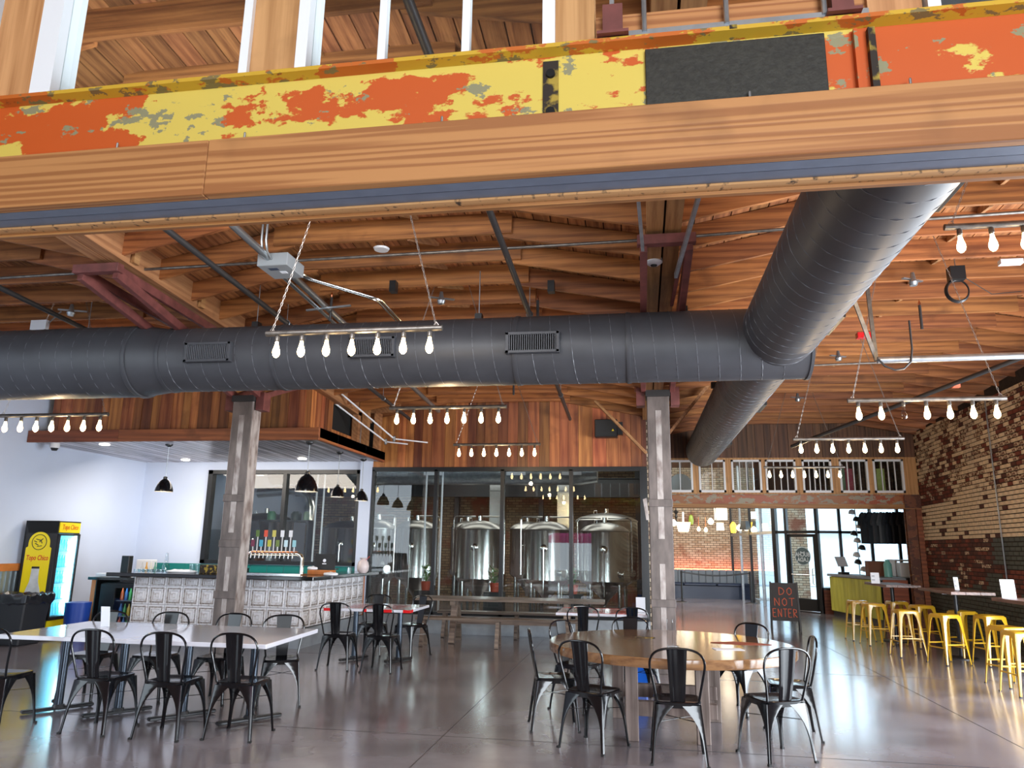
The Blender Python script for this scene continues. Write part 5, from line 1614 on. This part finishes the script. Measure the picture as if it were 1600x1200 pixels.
# brewery duct and side equipment
t = thing('brewery_duct', 'grey round duct under the brewery ceiling behind the glass', 'duct', (0, 17.5, 3.42))
cyl(MB(), [(.36, -9), (.36, -1.3), (.30, -.9), (.0, -.9)], 'x', 32).obj('tube', m_galv, t, smooth=True)
helix(.362, -8.8, -1.4, .25).obj('spiral_seam', m_galv, t)
for x in (-5.0, -3.0, -1.7):
    MB().box(x, x + .45, -.36, -.30, -.16, .04).obj('grille', m_white, t)
    MB().tube([(x, 0, .35), (x, 0, .99)], .008, 6).obj('hanger_rod', m_galv, t)
for (x, y, c, lab) in ((-1.35, 15.4, m_leaf, 'pot plant'),):
    pass
for (y, z0, z1, lab) in ((21.6, 3.05, 3.6, 'black steel beam low across the back of the brewery'), (16.0, 3.25, 3.45, 'dark steel beam across the brewery just inside the glass')):
    t = thing('steel_beam', lab, 'beam', (-5, y, z0))
    MB().box(-5.3, 5.1, -.1, .1, 0, .02).box(-5.3, 5.1, -.1, .1, z1 - z0 - .02, z1 - z0).box(-5.3, 5.1, -.01, .01, .02, z1 - z0 - .02).obj('section', m_blackframe, t)
for x in (-5.45, -2.85, .02): MB().box(x - .07, x + .07, 22.4, 22.58, 0, 4.4).obj('steel_post', m_blackframe)['kind'] = 'structure'
t = thing('elbow_flue', 'bent round steel flue behind the left pane of the bar window', 'flue', (-8.9, 18.3, 2.2))
MB().tube([(.6, 0, -.1), (.6, 0, .35), (.52, 0, .6), (.3, 0, .75), (0, 0, .78), (-.9, 0, .7)], .12, 14).obj('tube', m_tank, t, smooth=True)
MB().tube([(.6, 0, -2.2), (.6, 0, -.1)], .05, 10).obj('stand', m_ss, t, smooth=True)
t = thing('work_shelf', 'shelf with dark pots and green crates behind the bar window', 'shelf', (-7.9, 16.2, 0))
MB().box(-.6, .6, -.2, .2, 2.1, 2.14).box(-.6, -.56, -.2, .2, 0, 2.1).box(.56, .6, -.2, .2, 0, 2.1).obj('frame', m_blackframe, t)
for i, (x, r) in enumerate(((-.4, .1), (-.12, .08), (.2, .12), (.45, .07))):
    tag(MB().lathe([(.0, 0), (r, 0), (r, .14), (r * .6, .2), (0, .2)], 14).obj('pot', mat('pot_%d' % i, (lin(60, 110, 80), lin(90, 90, 90), lin(40, 50, 46), lin(120, 140, 120))[i], .4), None, (-7.9 + x, 16.2, 2.141), smooth=True), '%s pot on the shelf behind the bar window' % ('green', 'grey', 'wide dark', 'pale')[i], 'pot')
# pot plants on the curb side inside
for (x, y, lab) in ((-4.35, 15.4, 'leafy plant behind the glass between the first and second tank'), (-2.9, 15.4, 'leafy plant behind the glass between the second and third tank'), (-1.3, 15.4, 'leafy plant behind the glass beside the rightmost mullion')):
    t = thing('potted_plant', lab, 'plant', (x, y, 0))
    MB().box(-.2, .2, -.15, .15, 0, .72).obj('stand', m_black, t)
    MB().lathe([(.0, .72), (.08, .72), (.11, .9), (.0, .9)], 14).obj('pot', mat('clay_pot', lin(150, 60, 40), .7), t, smooth=True)
    q = MB()
    for k in range(60):
        a = R.uniform(0, 2 * PI); l = R.uniform(.08, .26); h = R.uniform(.02, .32)
        c = Vector((l * .5 * math.cos(a), l * .5 * math.sin(a), .9 + h)); d = Vector((math.cos(a) * .07, math.sin(a) * .07, R.uniform(-.03, .05))); s_ = Vector((-math.sin(a), math.cos(a), 0)) * .025
        q.add([c - d * .8, c + s_, c + d, c - s_], [(0, 1, 2, 3)])
        if k % 6 == 0: q.tube([(0, 0, .88), tuple(c)], .004, 4)
    q.obj('foliage', m_leaf, t)['kind'] = 'stuff'

# ================================================================== LOUNGE, SHOP FRONT
tag(MB().box(3.3, 7.7, 0, .1, 3.15, 4.65).xf(Matrix.Translation((0, 21.95, 0))).obj('wall_shop_upper', m_plankdark), 'dark wall above the shop window', 'wall', kind='structure')
sf = thing('door_1', 'black framed glass shop front with a glazed door, daylight behind', 'door', (4.87, 21.9, 0), kind='structure')
u = Vector((-.68, .73, 0)); u.normalize()
ang = math.atan2(u.y, u.x)
sf.rotation_euler = (0, 0, ang)     # local +x runs from the near post towards the far left
MB().box(-.04, .04, -.05, .05, 0, 3.9).obj('post', m_blackframe, sf)
MB().box(.95, 1.03, -.05, .05, 0, 3.9).obj('post', m_blackframe, sf)
MB().box(1.32, 1.44, -.06, .06, 0, 3.9).obj('post', m_blackframe, sf)
MB().box(.04, 1.32, -.04, .04, 2.12, 2.2).box(.04, 1.32, -.04, .04, 0, .03).box(1.03, 1.32, -.03, .03, .03, .12).obj('rail', m_blackframe, sf)
MB().box(.04, 1.32, .0, .01, 2.2, 4.5).obj('transom_pane', m_glassdoor, sf)
MB().box(1.03, 1.32, .0, .01, .1, 2.12).obj('side_pane', m_glassdoor, sf)
dr = MB().box(.05, .14, -.025, .025, .04, 2.1).box(.87, .94, -.025, .025, .04, 2.1).box(.05, .94, -.025, .025, 2.02, 2.1).box(.05, .94, -.025, .025, .04, .36).obj('door_leaf', m_blackframe, sf)
MB().box(.14, .87, -.004, .004, .36, 2.02).obj('door_glass', m_glassdoor, dr)
MB().tube([(.14, .05, 1.0), (.87, .05, 1.0)], .012, 8).obj('push_bar', m_ss, dr, smooth=True)
MB().tube([(.17, .04, .75), (.17, .09, .78), (.17, .09, 1.15), (.17, .04, 1.18)], .012, 8).obj('pull_handle', m_ss, dr, smooth=True)
dm = mat('frosted_decal', lin(214, 226, 230), .6)
dd = mat('dark_decal', lin(84, 104, 108), .6)
q = MB().lathe([(.0, 0), (.25, 0), (.25, .002)], 32)
em = q.xf(Matrix.Translation((.50, .012, 1.50)) @ Matrix.Rotation(-PI / 2, 4, 'X')).obj('round_emblem', dd, dr)
MB().tube([(.50 + .24 * math.cos(2 * PI * k / 32), .016, 1.50 + .24 * math.sin(2 * PI * k / 32)) for k in range(32)], .006, 4, closed=True).obj('emblem_ring', dm, dr)
# the wording is read from outside, so it is mirrored from in here
textmesh('lettering', 'BUCHA', .16, dm, dr, (.50, .018, 1.54), (PI / 2, 0, 0), .001, sx=.85, bold=.004)
textmesh('lettering', 'LADA', .16, dm, dr, (.50, .018, 1.40), (PI / 2, 0, 0), .001, sx=.85, bold=.004)
MB().bar((.43, .018, 1.62), (.48, .018, 1.60), .003, .02).bar((.52, .018, 1.60), (.57, .018, 1.62), .003, .02).obj('emblem_mark', dm, dr)
# right hand glazing towards the counter
s2 = thing('window_11', 'bright shop window right of the glazed door', 'window', (4.92, 21.85, 0), kind='structure')
MB().box(.0, 2.7, .0, .12, .0, .62).obj('brick_sill', m_redwood, s2)
MB().box(.5, .57, .0, .08, .62, 4.5).box(1.3, 1.37, .0, .08, .62, 4.5).box(2.0, 2.07, 0, .08, .62, 4.5).box(0, 2.7, 0, .08, 2.12, 2.19).box(0, 2.7, 0, .08, .62, .68).obj('frame', m_blackframe, s2)
MB().box(0, 2.7, .03, .04, .68, 4.5).obj('pane', m_glassdoor, s2)
# glazed return wall at the left of the door
s3 = thing('window_12', 'narrow glazed return wall left of the door with thin frames', 'window', (3.9, 22.95, 0), kind='structure')
d3 = Vector((-.12, 1, 0)).normalized(); s3.rotation_euler = (0, 0, math.atan2(d3.y, d3.x))
for k in range(5): MB().box(k * 1.25, k * 1.25 + .07, -.04, .04, 0, 4.5).obj('mullion', m_galv if k % 2 else m_blackframe, s3)
MB().box(0, 5.1, -.03, .03, 2.12, 2.2).obj('rail', m_galv, s3)
MB().box(0, 5.1, -.005, .005, 0, 4.5).obj('pane', m_glassdoor, s3)
tag(MB().box(4.5, 16, 39, 40, 0, 3.9).box(4.5, 16, 38.6, 39, 2.6, 2.9).obj('building_outside', mat('grey_blue_render', lin(206, 218, 226), .8)), 'grey blue building across the street seen through the shop doors', 'building', kind='structure')
# outside: pillar, hedge
tag(MB().box(4.9, 5.5, 26.2, 26.8, 0, 3.6).obj('brick_pillar', m_lbrick, bevel=.01), 'brown brick pillar outside seen through the door glass', 'pillar')
# banquette
t = thing('bench_seat', 'long navy bench seat with grey quilted back under the orange glow', 'bench', (0, 27.6, 0))
MB().box(.4, 3.75, -.35, .3, 0, .42).obj('base', m_navy, t)
for k in range(3): MB().box(.42 + k * 1.12, 1.52 + k * 1.12, -.42, .3, .42, .52).obj('seat_cushion', m_navy, t, bevel=.03)
for k in range(14): MB().box(.42 + k * .239, .42 + k * .239 + .232, .12, .34, .5, .95).obj('back_channel', m_boothback, t, bevel=.02)
MB().box(.4, 3.75, .40, .44, .93, .97).obj('led_strip', m_led, t)
l = bpy.data.lights.new('led_glow', 'AREA'); l.shape = 'RECTANGLE'; l.size = 3.2; l.size_y = .05; l.energy = 5; l.color = (1, .2, .16)
lo = bpy.data.objects.new('led_glow', l); COL.objects.link(lo); lo.location = (2.0, .42, .99); lo.rotation_euler = (PI - .25, 0, 0); lo.parent = t
# stanchions
for (x, y, lab) in ((1.36, 25.2, 'black belt barrier post in front of the navy bench, left one'), (3.5, 25.3, 'black belt barrier post beside the glazed return wall, right one')):
    t = thing('barrier_post', lab, 'barrier post', (x, y, 0))
    MB().lathe([(.0, 0), (.18, 0), (.17, .015), (.03, .035)], 24).obj('base', m_black, t, smooth=True)
    MB().tube([(0, 0, .02), (0, 0, .92)], .03, 12).obj('pole', m_black, t, smooth=True)
    MB().lathe([(.03, .88), (.035, .9), (.035, .96), (.0, .98)], 14).obj('belt_head', m_black, t, smooth=True)
pts = [(1.36 + 2.14 * k / 10, 25.2 + .01 * k, .93 - .10 * math.sin(PI * k / 10)) for k in range(11)]
q = MB()
for a, b in zip(pts[:-1], pts[1:]): q.bar(a, b, .004, .05)
tag(q.obj('barrier_belt', m_black), 'black belt hanging between the two barrier posts', 'belt')

# lounge lamps
def lamp(x, z, kind, lab, y=26.0):
    t = thing('hanging_lamp', lab, 'lamp', (x, y, z))
    MB().tube([(0, 0, .15), (0, 0, 4.6 - z)], .006, 5).obj('cord', m_black, t)
    if kind == 'trap':
        MB().hexa([(-.15, -.15, -.14), (.15, -.15, -.14), (.15, .15, -.14), (-.15, .15, -.14), (-.22, -.22, .16), (.22, -.22, .16), (.22, .22, .16), (-.22, .22, .16)]).obj('shade', m_lampglow, t)
        MB().box(-.03, .03, -.03, .03, .16, .5).obj('stem', m_plastic, t)
    elif kind == 'cube':
        MB().box(-.19, .19, -.19, .19, -.22, .22).obj('shade', m_lampglow, t)
        for sx in (-1, 1):
            for sy in (-1, 1): MB().box(sx * .19 - .012, sx * .19 + .012, sy * .19 - .012, sy * .19 + .012, -.24, .24).obj('frame_bar', m_black, t)
    elif kind == 'drum': MB().lathe([(.13, -.12), (.11, .12)], 20).obj('shade', m_lampglow, t, smooth=True)
    elif kind == 'globe': MB().lathe([(.0, -.1), (.06, -.085), (.1, -.03), (.1, .03), (.06, .085), (.02, .12)], 18).obj('shade', m_lampglow, t, smooth=True)
    elif kind == 'bulb':
        MB().lathe([(.0, -.06), (.04, -.05), (.06, 0), (.04, .05), (.015, .09)], 14).obj('bulb', m_bulb, t, smooth=True)
        MB().tube([(0, 0, .08), (0, 0, .42)], .016, 8).obj('sleeve', m_copper, t, smooth=True)
    elif kind == 'amber': MB().lathe([(.0, -.17), (.08, -.16), (.10, -.02), (.10, .1), (.06, .16), (.03, .2)], 18).obj('shade', m_amber, t, smooth=True)
    elif kind == 'green': MB().lathe([(.0, -.17), (.07, -.14), (.09, 0), (.06, .14), (.03, .18)], 18).obj('shade', m_greenglass, t, smooth=True)
    elif kind == 'black': MB().lathe([(.19, -.14), (.12, .14)], 4, cap=False).obj('shade', m_black, t)
    return t


for a in ((1.52, 2.36, 'trap', 'flared white glowing lamp on a pale stem, largest at the left of the lounge'), (1.78, 2.6, 'green', 'green glass lamp right of the flared white lamp'),
          (2.02, 2.3, 'bulb', 'bare bulb on a copper sleeve right of the green lamp'), (2.25, 2.28, 'bulb', 'second bare bulb on a copper sleeve, nearer the cube lantern'),
          (2.42, 2.56, 'globe', 'round white globe lamp left of the square lantern'), (2.76, 2.85, 'cube', 'large black framed square lantern glowing cream', 25.3),
          (2.72, 2.40, 'drum', 'cream drum lamp below the square lantern', 26.3), (3.14, 2.36, 'amber', 'amber glass lamp glowing yellow'), (3.34, 2.36, 'globe', 'small round lamp right of the amber lamp'),
          (3.52, 2.45, 'black', 'black four sided lamp shade near the glazed wall'), (3.78, 2.78, 'drum', 'small cream drum lamp high beside the glazed wall'), (3.8, 2.3, 'globe', 'round glowing lamp low beside the glazed wall'),
          (1.2, 2.5, 'globe', 'round lamp farthest left, partly behind the steel column')):
    i_ = int(a[0] * 100) % 4
    yy_ = a[4] if len(a) > 4 else 25.3 + .5 * i_
    k_ = yy_ / 26.0
    lamp(a[0] * k_, 1.6 + (a[1] - 1.6) * k_, a[2], a[3], yy_)
t = thing('wall_sconce', 'black turned iron bracket hanging at the left of the lounge', 'bracket', (1.3, 26.2, 2.8))
MB().lathe([(.0, -.3), (.03, -.25), (.02, -.15), (.06, -.08), (.03, .0), (.09, .1), (.02, .14), (.02, .8)], 12).obj('turned_stem', m_black, t, smooth=True)

# merchandise counter
mc = thing('shop_counter', 'counter faced with chartreuse yellow boards and a pale top', 'counter', (5.02, 21.5, 0))
A = Vector((0, 0, 0)); B = Vector((.43, -2.78, 0))
d = (B - A).normalized(); n = 13
for k in range(n):
    a = A + (B - A) * (k / n); b = A + (B - A) * ((k + 1) / n) - d * .012
    MB().bar((a.x, a.y, .56), (b.x, b.y, .56), .025, .86).obj('plank', m_char, mc)
MB().hexa([(.03, 0, 0), (.46, -2.76, 0), (.95, -2.76, 0), (.7, 0, 0), (.03, 0, 1.0), (.46, -2.76, 1.0), (.95, -2.76, 1.0), (.7, 0, 1.0)]).obj('carcass', m_black, mc)
MB().hexa([(-.06, .05, 1.0), (.39, -2.82, 1.0), (.98, -2.82, 1.0), (.75, .05, 1.0), (-.06, .05, 1.06), (.39, -2.82, 1.06), (.98, -2.82, 1.06), (.75, .05, 1.06)]).obj('counter_top', m_concrete, mc, bevel=.005)
tag(MB().box(5.46, 5.98, 18.52, 18.58, 0, 1.02).obj('shop_partition', m_redwood), 'dark red brown panel below the far high table by the corner post', 'panel')
t = thing('point_of_sale', 'tilted tablet on a stand on the yellow counter against the window', 'register', (5.25, 21.0, 1.061), .3)
MB().box(-.1, .1, -.1, .1, 0, .06).obj('base', m_black, t)
MB().bar((0, .04, .05), (0, .1, .22), .04, .02).obj('arm', m_black, t)
MB().bar((0, 0, .2), (0, .14, .44), .28, .015, (0, 1, 0)).obj('tablet', m_plastic, t)
t = thing('hat_rack', 'tall rack of black and white caps beside the shop window', 'rack', (5.62, 20.9, 1.06))
MB().tube([(0, 0, 0), (0, 0, 1.75)], .012, 8).obj('pole', m_black, t)
for k in range(9):
    c = m_black if k % 2 else m_plastic
    h = MB()
    for ang_ in (0.4, 2.6):
        cx, cy = .10 * math.cos(ang_ + k), .10 * math.sin(ang_ + k)
        h.lathe([(.09, 0), (.088, .05), (.06, .1), (.0, .12)], 12, (cx, cy, .12 + k * .18))
    h = MB().lathe([(.09, 0), (.088, .05), (.06, .1), (.0, .12)], 12, (.09 * math.cos(k * 2.0), -.05, .1 + k * .18))
    h.add([(x + .09 * math.cos(k * 2.0), -.05 - y, .1 + k * .18 + z) for (x, y, z) in ((-.07, .06, 0), (.07, .06, 0), (.05, .16, -.02), (-.05, .16, -.02))], [(0, 1, 2, 3)])
    o = h.obj('cap', c, None, (5.62, 20.9, 1.06), smooth=True)
    tag(o, '%s cap on the tall rack beside the shop window' % ('black' if k % 2 else 'white'), 'cap', '%s caps on the rack' % ('black' if k % 2 else 'white'))
t = thing('clothes_rail', 'steel clothes rail above the merchandise counter', 'rail', (5.6, 20.4, 2.72))
MB().tube([(0, 0, 0), (1.3, -.6, 0)], .015, 8).obj('rail', m_galv, t)
for k in range(2): MB().tube([(.05 + k * 1.2, -.02 - k * .56, 0), (.05 + k * 1.2, -.02 - k * .56, 1.85)], .01, 6).obj('hanger_rod', m_galv, t)
shc = [(.02, .018, .02), (.012, .014, .02), (.06, .06, .065), (.10, .11, .12), (.015, .02, .03), (.01, .01, .012)]
for k in range(9):
    x, y = 5.68 + k * .13, 20.36 - k * .06
    q = MB()
    w = .20
    prof = [(-.09, .0), (-.22, -.07), (-.36, -.28), (-.30, -.34), (-.21, -.2), (-.21, -.78), (.21, -.78), (.21, -.2), (.30, -.34), (.36, -.28), (.22, -.07), (.09, 0), (0, -.05)]
    q.prism(prof, -.025, .025)
    q.xf(Matrix.Rotation(.9, 4, 'Z'))
    t = thing('hanging_shirt', '%s shirt on the clothes rail, number %s along it' % (('black', 'black', 'grey', 'slate', 'black', 'black')[k % 6], k + 1), 'shirt', (x, y, 2.62), group='shirts on the clothes rail')
    t['label'] = '%s shirt on the clothes rail above the merchandise counter' % ('grey' if k % 6 in (2, 3) else 'black')
    t['group'] = '%s shirts on the rail' % ('grey' if k % 6 in (2, 3) else 'black')
    q.obj('shirt', mat('shirt_%d' % (k % 6), shc[k % 6], .9), t)
    MB().tube([(0, 0, .0), (0, 0, .06), (.02, 0, .09), (.0, 0, .105)], .004, 5).obj('hanger', m_galv, t)
tag(MB().box(6.04, 6.5, 18.9, 20.5, 0, 1.06).obj('rear_counter', m_black, bevel=.005), 'low black cabinet behind the yellow counter', 'cabinet')
t = thing('wall_shelf', 'pale shelf unit behind the yellow counter', 'shelf', (7.05, 20.6, 0))
MB().box(-.75, .2, -.3, .3, 1.42, 1.46).box(-.75, -.70, -.3, .3, .9, 1.42).box(-.2, -.15, -.3, .3, .9, 1.42).box(-.75, .2, -.3, .3, 1.0, 1.03).obj('frame', m_plastic, t)
tag(MB().box(-.17, .17, -.15, .15, 0, .34).obj('picnic_cooler', m_plastic, None, (6.25, 19.4, 1.061), bevel=.02), 'white ribbed box at the near end of the yellow counter', 'box')
tag(MB().box(-.2, .2, -.15, .15, 0, .36).obj('brown_carton', mat('brown_card', lin(120, 74, 52), .7), None, (5.72, 19.9, 1.061), bevel=.008), 'brown carton on the yellow counter', 'box')
tag(MB().lathe([(.0, 0), (.09, 0), (.09, .3), (.05, .36), (.05, .4), (.0, .4)], 16).obj('water_jug', mat('mint_plastic', lin(120, 190, 180), .3), None, (5.85, 19.4, 1.061), smooth=True), 'mint green jug beside the brown carton', 'jug')
# banners seen through the last windows
for i, (x, c) in enumerate(((5.62, lin(190, 60, 80)), (5.85, lin(190, 200, 110)), (4.95, lin(120, 140, 110)), (5.12, lin(180, 70, 90)))):
    tag(MB().box(x - .09, x + .09, 19.3, 19.33, 2.9, 3.62).box(x - .004, x + .004, 19.31, 19.32, 3.62, 4.6).obj('hanging_banner', mat('banner_%d' % i, c, .7)), ('crimson banner behind the window nearest the brick wall', 'lime banner behind the window nearest the brick wall', 'green banner behind the second window from the brick wall', 'pink banner behind the second window from the brick wall')[i], 'banner')
t = thing('round_fan', 'pale round disc fan behind the first old windows', 'fan', (1.15, 20.4, 3.3))
MB().lathe([(.0, 0), (.3, 0), (.3, .06), (.0, .06)], 32).xf(Matrix.Rotation(PI / 2, 4, 'X')).obj('disc', m_plastic, t, smooth=True)
MB().tube([(0, 0, .3), (0, 0, 1.3)], .02, 6).obj('stem', m_plastic, t)

# ================================================================== THINGS UNDER THE ROOF
def pipe_run(name, pts, r, m, lab, cat='pipe'):
    t = thing(name, lab, cat, pts[0])
    o = Vector(pts[0])
    MB().tube([Vector(p) - o for p in pts], r, 10).obj('tube', m, t, smooth=True)
    return t


zs = lambda y: ZL(y) - .38
for (x, lab) in ((-4.42, 'dark sprinkler pipe running away from the camera left of the junction box'), (-1.25, 'dark sprinkler pipe running away from the camera over the middle of the hall'),
                 (-7.3, 'dark sprinkler pipe over the far left bay')):
    t = pipe_run('sprinkler_pipe', [(x, 2.8, zs(2.8)), (x, 14.2 if x > -6 else 11.2, zs(14.2 if x > -6 else 11.2))], .032, m_pipe_dark, lab)
    for k, y in enumerate((5.9, 8.6, 12.4)):
        if x < -6 and y > 11: continue
        MB().tube([(0, y - 2.8, zs(y) - zs(2.8) + .02), (0, y - 2.8, zb(x, y) + .1 - zs(2.8))], .005, 6).obj('hanger_rod', m_galv, t)
        MB().tube([(.04 * math.cos(a), y - 2.8, zs(y) - zs(2.8) + .04 * math.sin(a)) for a in [2 * PI * i / 12 for i in range(12)]], .006, 5, closed=True).obj('hanger_ring', m_galv, t)
for (x, y, lab) in ((-6.55, 8.6, 'sprinkler head upright on a dark pipe above the left end of the cross duct'), (-3.72, 8.35, 'sprinkler head upright above the cross duct behind the left light bar'),
                    (-1.15, 8.6, 'sprinkler head upright above the cross duct near its middle'), (3.55, 9.6, 'sprinkler head upright in the right bay near the bright steel tube'),
                    (-2.0, 12.0, 'sprinkler head upright just under the duct above the second light bar')):
    t = thing('ceiling_sprinkler', lab, 'sprinkler', (x, y, zb(x, y) - .42))
    MB().tube([(0, 0, -.05), (0, 0, .26)], .018, 8).obj('riser', m_pipe_dark, t, smooth=True)
    MB().lathe([(.012, .26), (.016, .29), (.008, .31), (.0, .34)], 8).obj('nozzle', m_copper, t)
# rod pipes across the hall
for pts, r, lab in (([(-10.3, 7.0, 4.52), (-.05, 7.0, 4.60), (1.4, 7.0, 4.64), (5.9, 7.0, 4.74)], .016, 'thin steel conduit crossing the whole hall just behind the near beam'),
                    ([(2.1, 10.2, 4.05), (5.95, 10.2, 4.12)], .014, 'thin steel conduit crossing the right bay behind the bright tube')):
    pipe_run('cross_conduit', pts, r, m_bar, lab)
t = thing('steel_tube_rack', 'bright galvanised tube hung on slotted struts at the right', 'rack', (2.34, 7.5, 3.44))
MB().tube([(0, 0, 0), (3.4, 0, .03)], .034, 14).obj('tube', m_galv, t, smooth=True)
for (a, b) in (((-.01, 0, .0), (-.05, 0, 1.4)), ((.0, 0.02, 0), (-.45, -.3, 1.3)), ((3.2, 0, .0), (3.2, 0, 1.2))):
    s_ = MB().bar(a, b, .036, .02, (0, 1, 0)).obj('slotted_strut', m_bar, t)
MB().tube([(.0, -.04, .0), (.05, -.04, -.07), (.14, -.04, -.11), (.22, -.04, -.10), (.29, -.04, -.03), (.31, -.04, .1), (.31, -.04, .38)], .010, 8).obj('loop_cable', m_pipe_dark, t, smooth=True)
# junction box with conduits
jb = thing('junction_box', 'grey steel junction box with conduits under the roof, upper left', 'electrical box', (-3.72, 7.0, 4.42))
MB().box(-.17, .17, -.2, .2, 0.03, .17).obj('box', mat('grey_box', lin(158, 164, 168), .45, .2), jb, bevel=.006)
MB().box(-.08, .02, -.12, -.06, .027, .03).obj('dark_label', m_ink, jb)
MB().box(.0, .07, -.02, .04, .027, .03).obj('white_label', m_paper, jb)
for i, x in enumerate((-.12, -.07)):
    MB().tube([(x + .06, .0, .1), (x + .06, -.22, .1), (x + .06, -.3, .14), (x + .06, -.34, .25), (x + .06, -.34, .5)], .014, 8).obj('conduit', m_conduit, jb, smooth=True)
MB().tube([(-.05, -.2, .12), (-.05, -2.4, .25)], .038, 10).obj('conduit', m_conduit, jb, smooth=True)
MB().tube([(-.03, .26, .12), (.0, 6.6, -.28)], .038, 10).obj('conduit', m_conduit, jb, smooth=True)
for x in (-.12, -.09): MB().tube([(x, .26, .08), (x, 2.4, -.05)], .012, 8).obj('conduit', m_conduit, jb, smooth=True)
for i, x in enumerate((.08, .12)):
    MB().tube([(x, .24, .10), (x + .04, .42, .10), (.62 + i * .05, .98, .06), (.70 + i * .05, 1.1, .05), (.72 + i * .05, 3.0, -.04)], .017, 8).obj('conduit', m_ss, jb, smooth=True)
for y in (1.2, 2.1): MB().bar((-.25, y, .0), (.32, y, .04), .03, .02).obj('strap', m_galv, jb)
# small devices
def dev(x, y, z, lab, name, cat, parts):
    t = thing(name, lab, cat, (x, y, z))
    for nm, q, m in parts: q.obj(nm, m, t, smooth=(nm in ('lens', 'ring')))
    return t


dev(4.17, 8.6, zb(4.17, 8.6) - .09, 'white emergency light unit under the joists at the far right', 'emergency_light', 'light', [('body', MB().box(-.115, .115, -.04, .04, .02, .075), m_white)])
dev(-8.0, 8.55, 4.40, 'white network access point at the left above the cross duct', 'access_point', 'device', [('body', MB().box(-.12, .12, -.04, .02, -.12, .14), m_white), ('led', MB().box(-.01, .01, -.045, -.04, -.02, .0), m_blue), ('bracket', MB().tube([(.12, 0, .1), (.2, .1, .3)], .01, 6), m_galv)])
for (x, y, lab) in ((-7.6, 8.6, 'grey two armed fixture under the joists beside the white access point'), (-2.4, 8.7, 'grey two armed fixture under the joists above the middle of the cross duct'),
                    (3.25, 8.9, 'grey two armed fixture under the joists, nearest one of the right bay'), (3.2, 12.1, 'grey two armed fixture under the joists, middle one of the right bay'), (3.15, 15.0, 'grey two armed fixture under the joists, far one of the right bay')):
    z = zb(x, y) - .12
    t = thing('heat_detector', lab, 'detector', (x, y, z))
    MB().lathe([(.0, -.05), (.04, -.04), (.055, 0), (.035, .03), (.02, .12)], 16).obj('body', m_galv, t, smooth=True)
    MB().bar((-.14, -.08, .03), (.14, .12, .05), .035, .015).obj('arm', m_galv, t)
dev(3.36, 11.2, zb(3.36, 11.2) - .08, 'red fire alarm sounder under the joists of the right bay', 'fire_alarm', 'alarm', [('body', MB().box(-.12, .12, -.06, .06, 0, .08), m_redpaint)])
dev(.22, 7.3, 4.45, 'round white smoke sensor under the girder above the right column', 'smoke_sensor', 'sensor', [('ring', MB().lathe([(.0, 0), (.05, .0), (.09, .03), (.09, .06), (0, .06)], 20), m_plastic), ('lens', MB().lathe([(.0, -.015), (.03, -.01), (.035, .0)], 14), m_black)])
dev(-2.9, 8.3, zb(-2.9, 8.3) - .11, 'small black spotlight under the joists above the cross duct, left one', 'spotlight', 'light', [('body', MB().box(-.04, .04, -.05, .05, -.04, .1), m_black)])
dev(-.95, 8.3, zb(-.95, 8.3) - .11, 'small black spotlight under the joists above the cross duct, right one', 'spotlight', 'light', [('body', MB().box(-.04, .04, -.05, .05, -.04, .1), m_black)])
dev(-2.75, 7.4, zb(-2.75, 7.4) - .03, 'flat white disc lamp beside the chain of the front light bar', 'disc_light', 'light', [('lens', MB().lathe([(0, 0), (.08, 0), (.09, .02), (0, .03)], 18), m_plastic)])
t = thing('cable_coil', 'coil of black cable hanging from a black box under the right bay', 'cable', (3.68, 8.8, 4.50))
MB().box(-.08, .08, -.06, .06, .18, .34).obj('box', m_black, t)
q = MB()
for k in range(3):
    q.tube([((.115 + .006 * k) * math.cos(a), .015 * k, (.125 + .005 * k) * math.sin(a) + .06) for a in [2 * PI * i / 24 for i in range(24)]], .009, 6, closed=True)
q.obj('coil', m_black, t, smooth=True)
MB().tube([(0, 0, .34), (0, 0, .55)], .006, 5).obj('hanger', m_galv, t)
MB().tube([(.1, 0, .2), (.35, 0, .0), (.8, .3, .12)], .005, 5).obj('loose_cable', m_black, t)
t = pipe_run('diagonal_pipe', [(2.9, 14.6, 3.55), (5.95, 9.4, 4.45)], .035, m_pipe_dark, 'dark pipe slanting under the roof towards the brick wall')
MB().box(1.75, 1.85, -2.95, -2.88, .47, .53).obj('orange_clamp', mat('orange_clamp', lin(214, 110, 80), .5), t)
# timber braces at the column head
for (a, b, lab) in (((.40, 14.3, 3.5), (1.45, 14.1, 4.75), 'light timber brace right of the steel column under the roof'), ((.19, 13.95, 3.35), (-.75, 13.9, 4.35), 'grey timber brace left of the steel column under the roof')):
    t = thing('timber_brace', lab, 'brace', a)
    MB().bar((0, 0, 0), tuple(Vector(b) - Vector(a)), .05, .12, (0, 1, 0)).obj('board', m_girder, t)

# ================================================================== OUTSIDE THE FRONT DOORWAY (seen as reflections in the brewery glass)
tag(MB().box(-20, 20, -30, -6.3, -.14, -.02).obj('ground_front', mat('pale_pavement', lin(200, 200, 198), .8)), 'pale forecourt outside the front doors', 'ground', kind='structure')
t = thing('parasol', 'pink parasol on the forecourt, mirrored in the brewery glass', 'parasol', (-3.2, -9.5, 0))
MB().lathe([(1.5, 1.9), (1.3, 2.2), (.8, 2.5), (.1, 2.7), (.0, 2.75)], 8, cap=False).obj('canopy', mat('pink_canvas', lin(236, 40, 150), .7), t)
MB().tube([(0, 0, 0), (0, 0, 2.7)], .025, 8).obj('pole', m_white, t, smooth=True)
MB().lathe([(.0, 0), (.3, 0), (.3, .08), (.0, .08)], 20).obj('base', m_concrete, t)
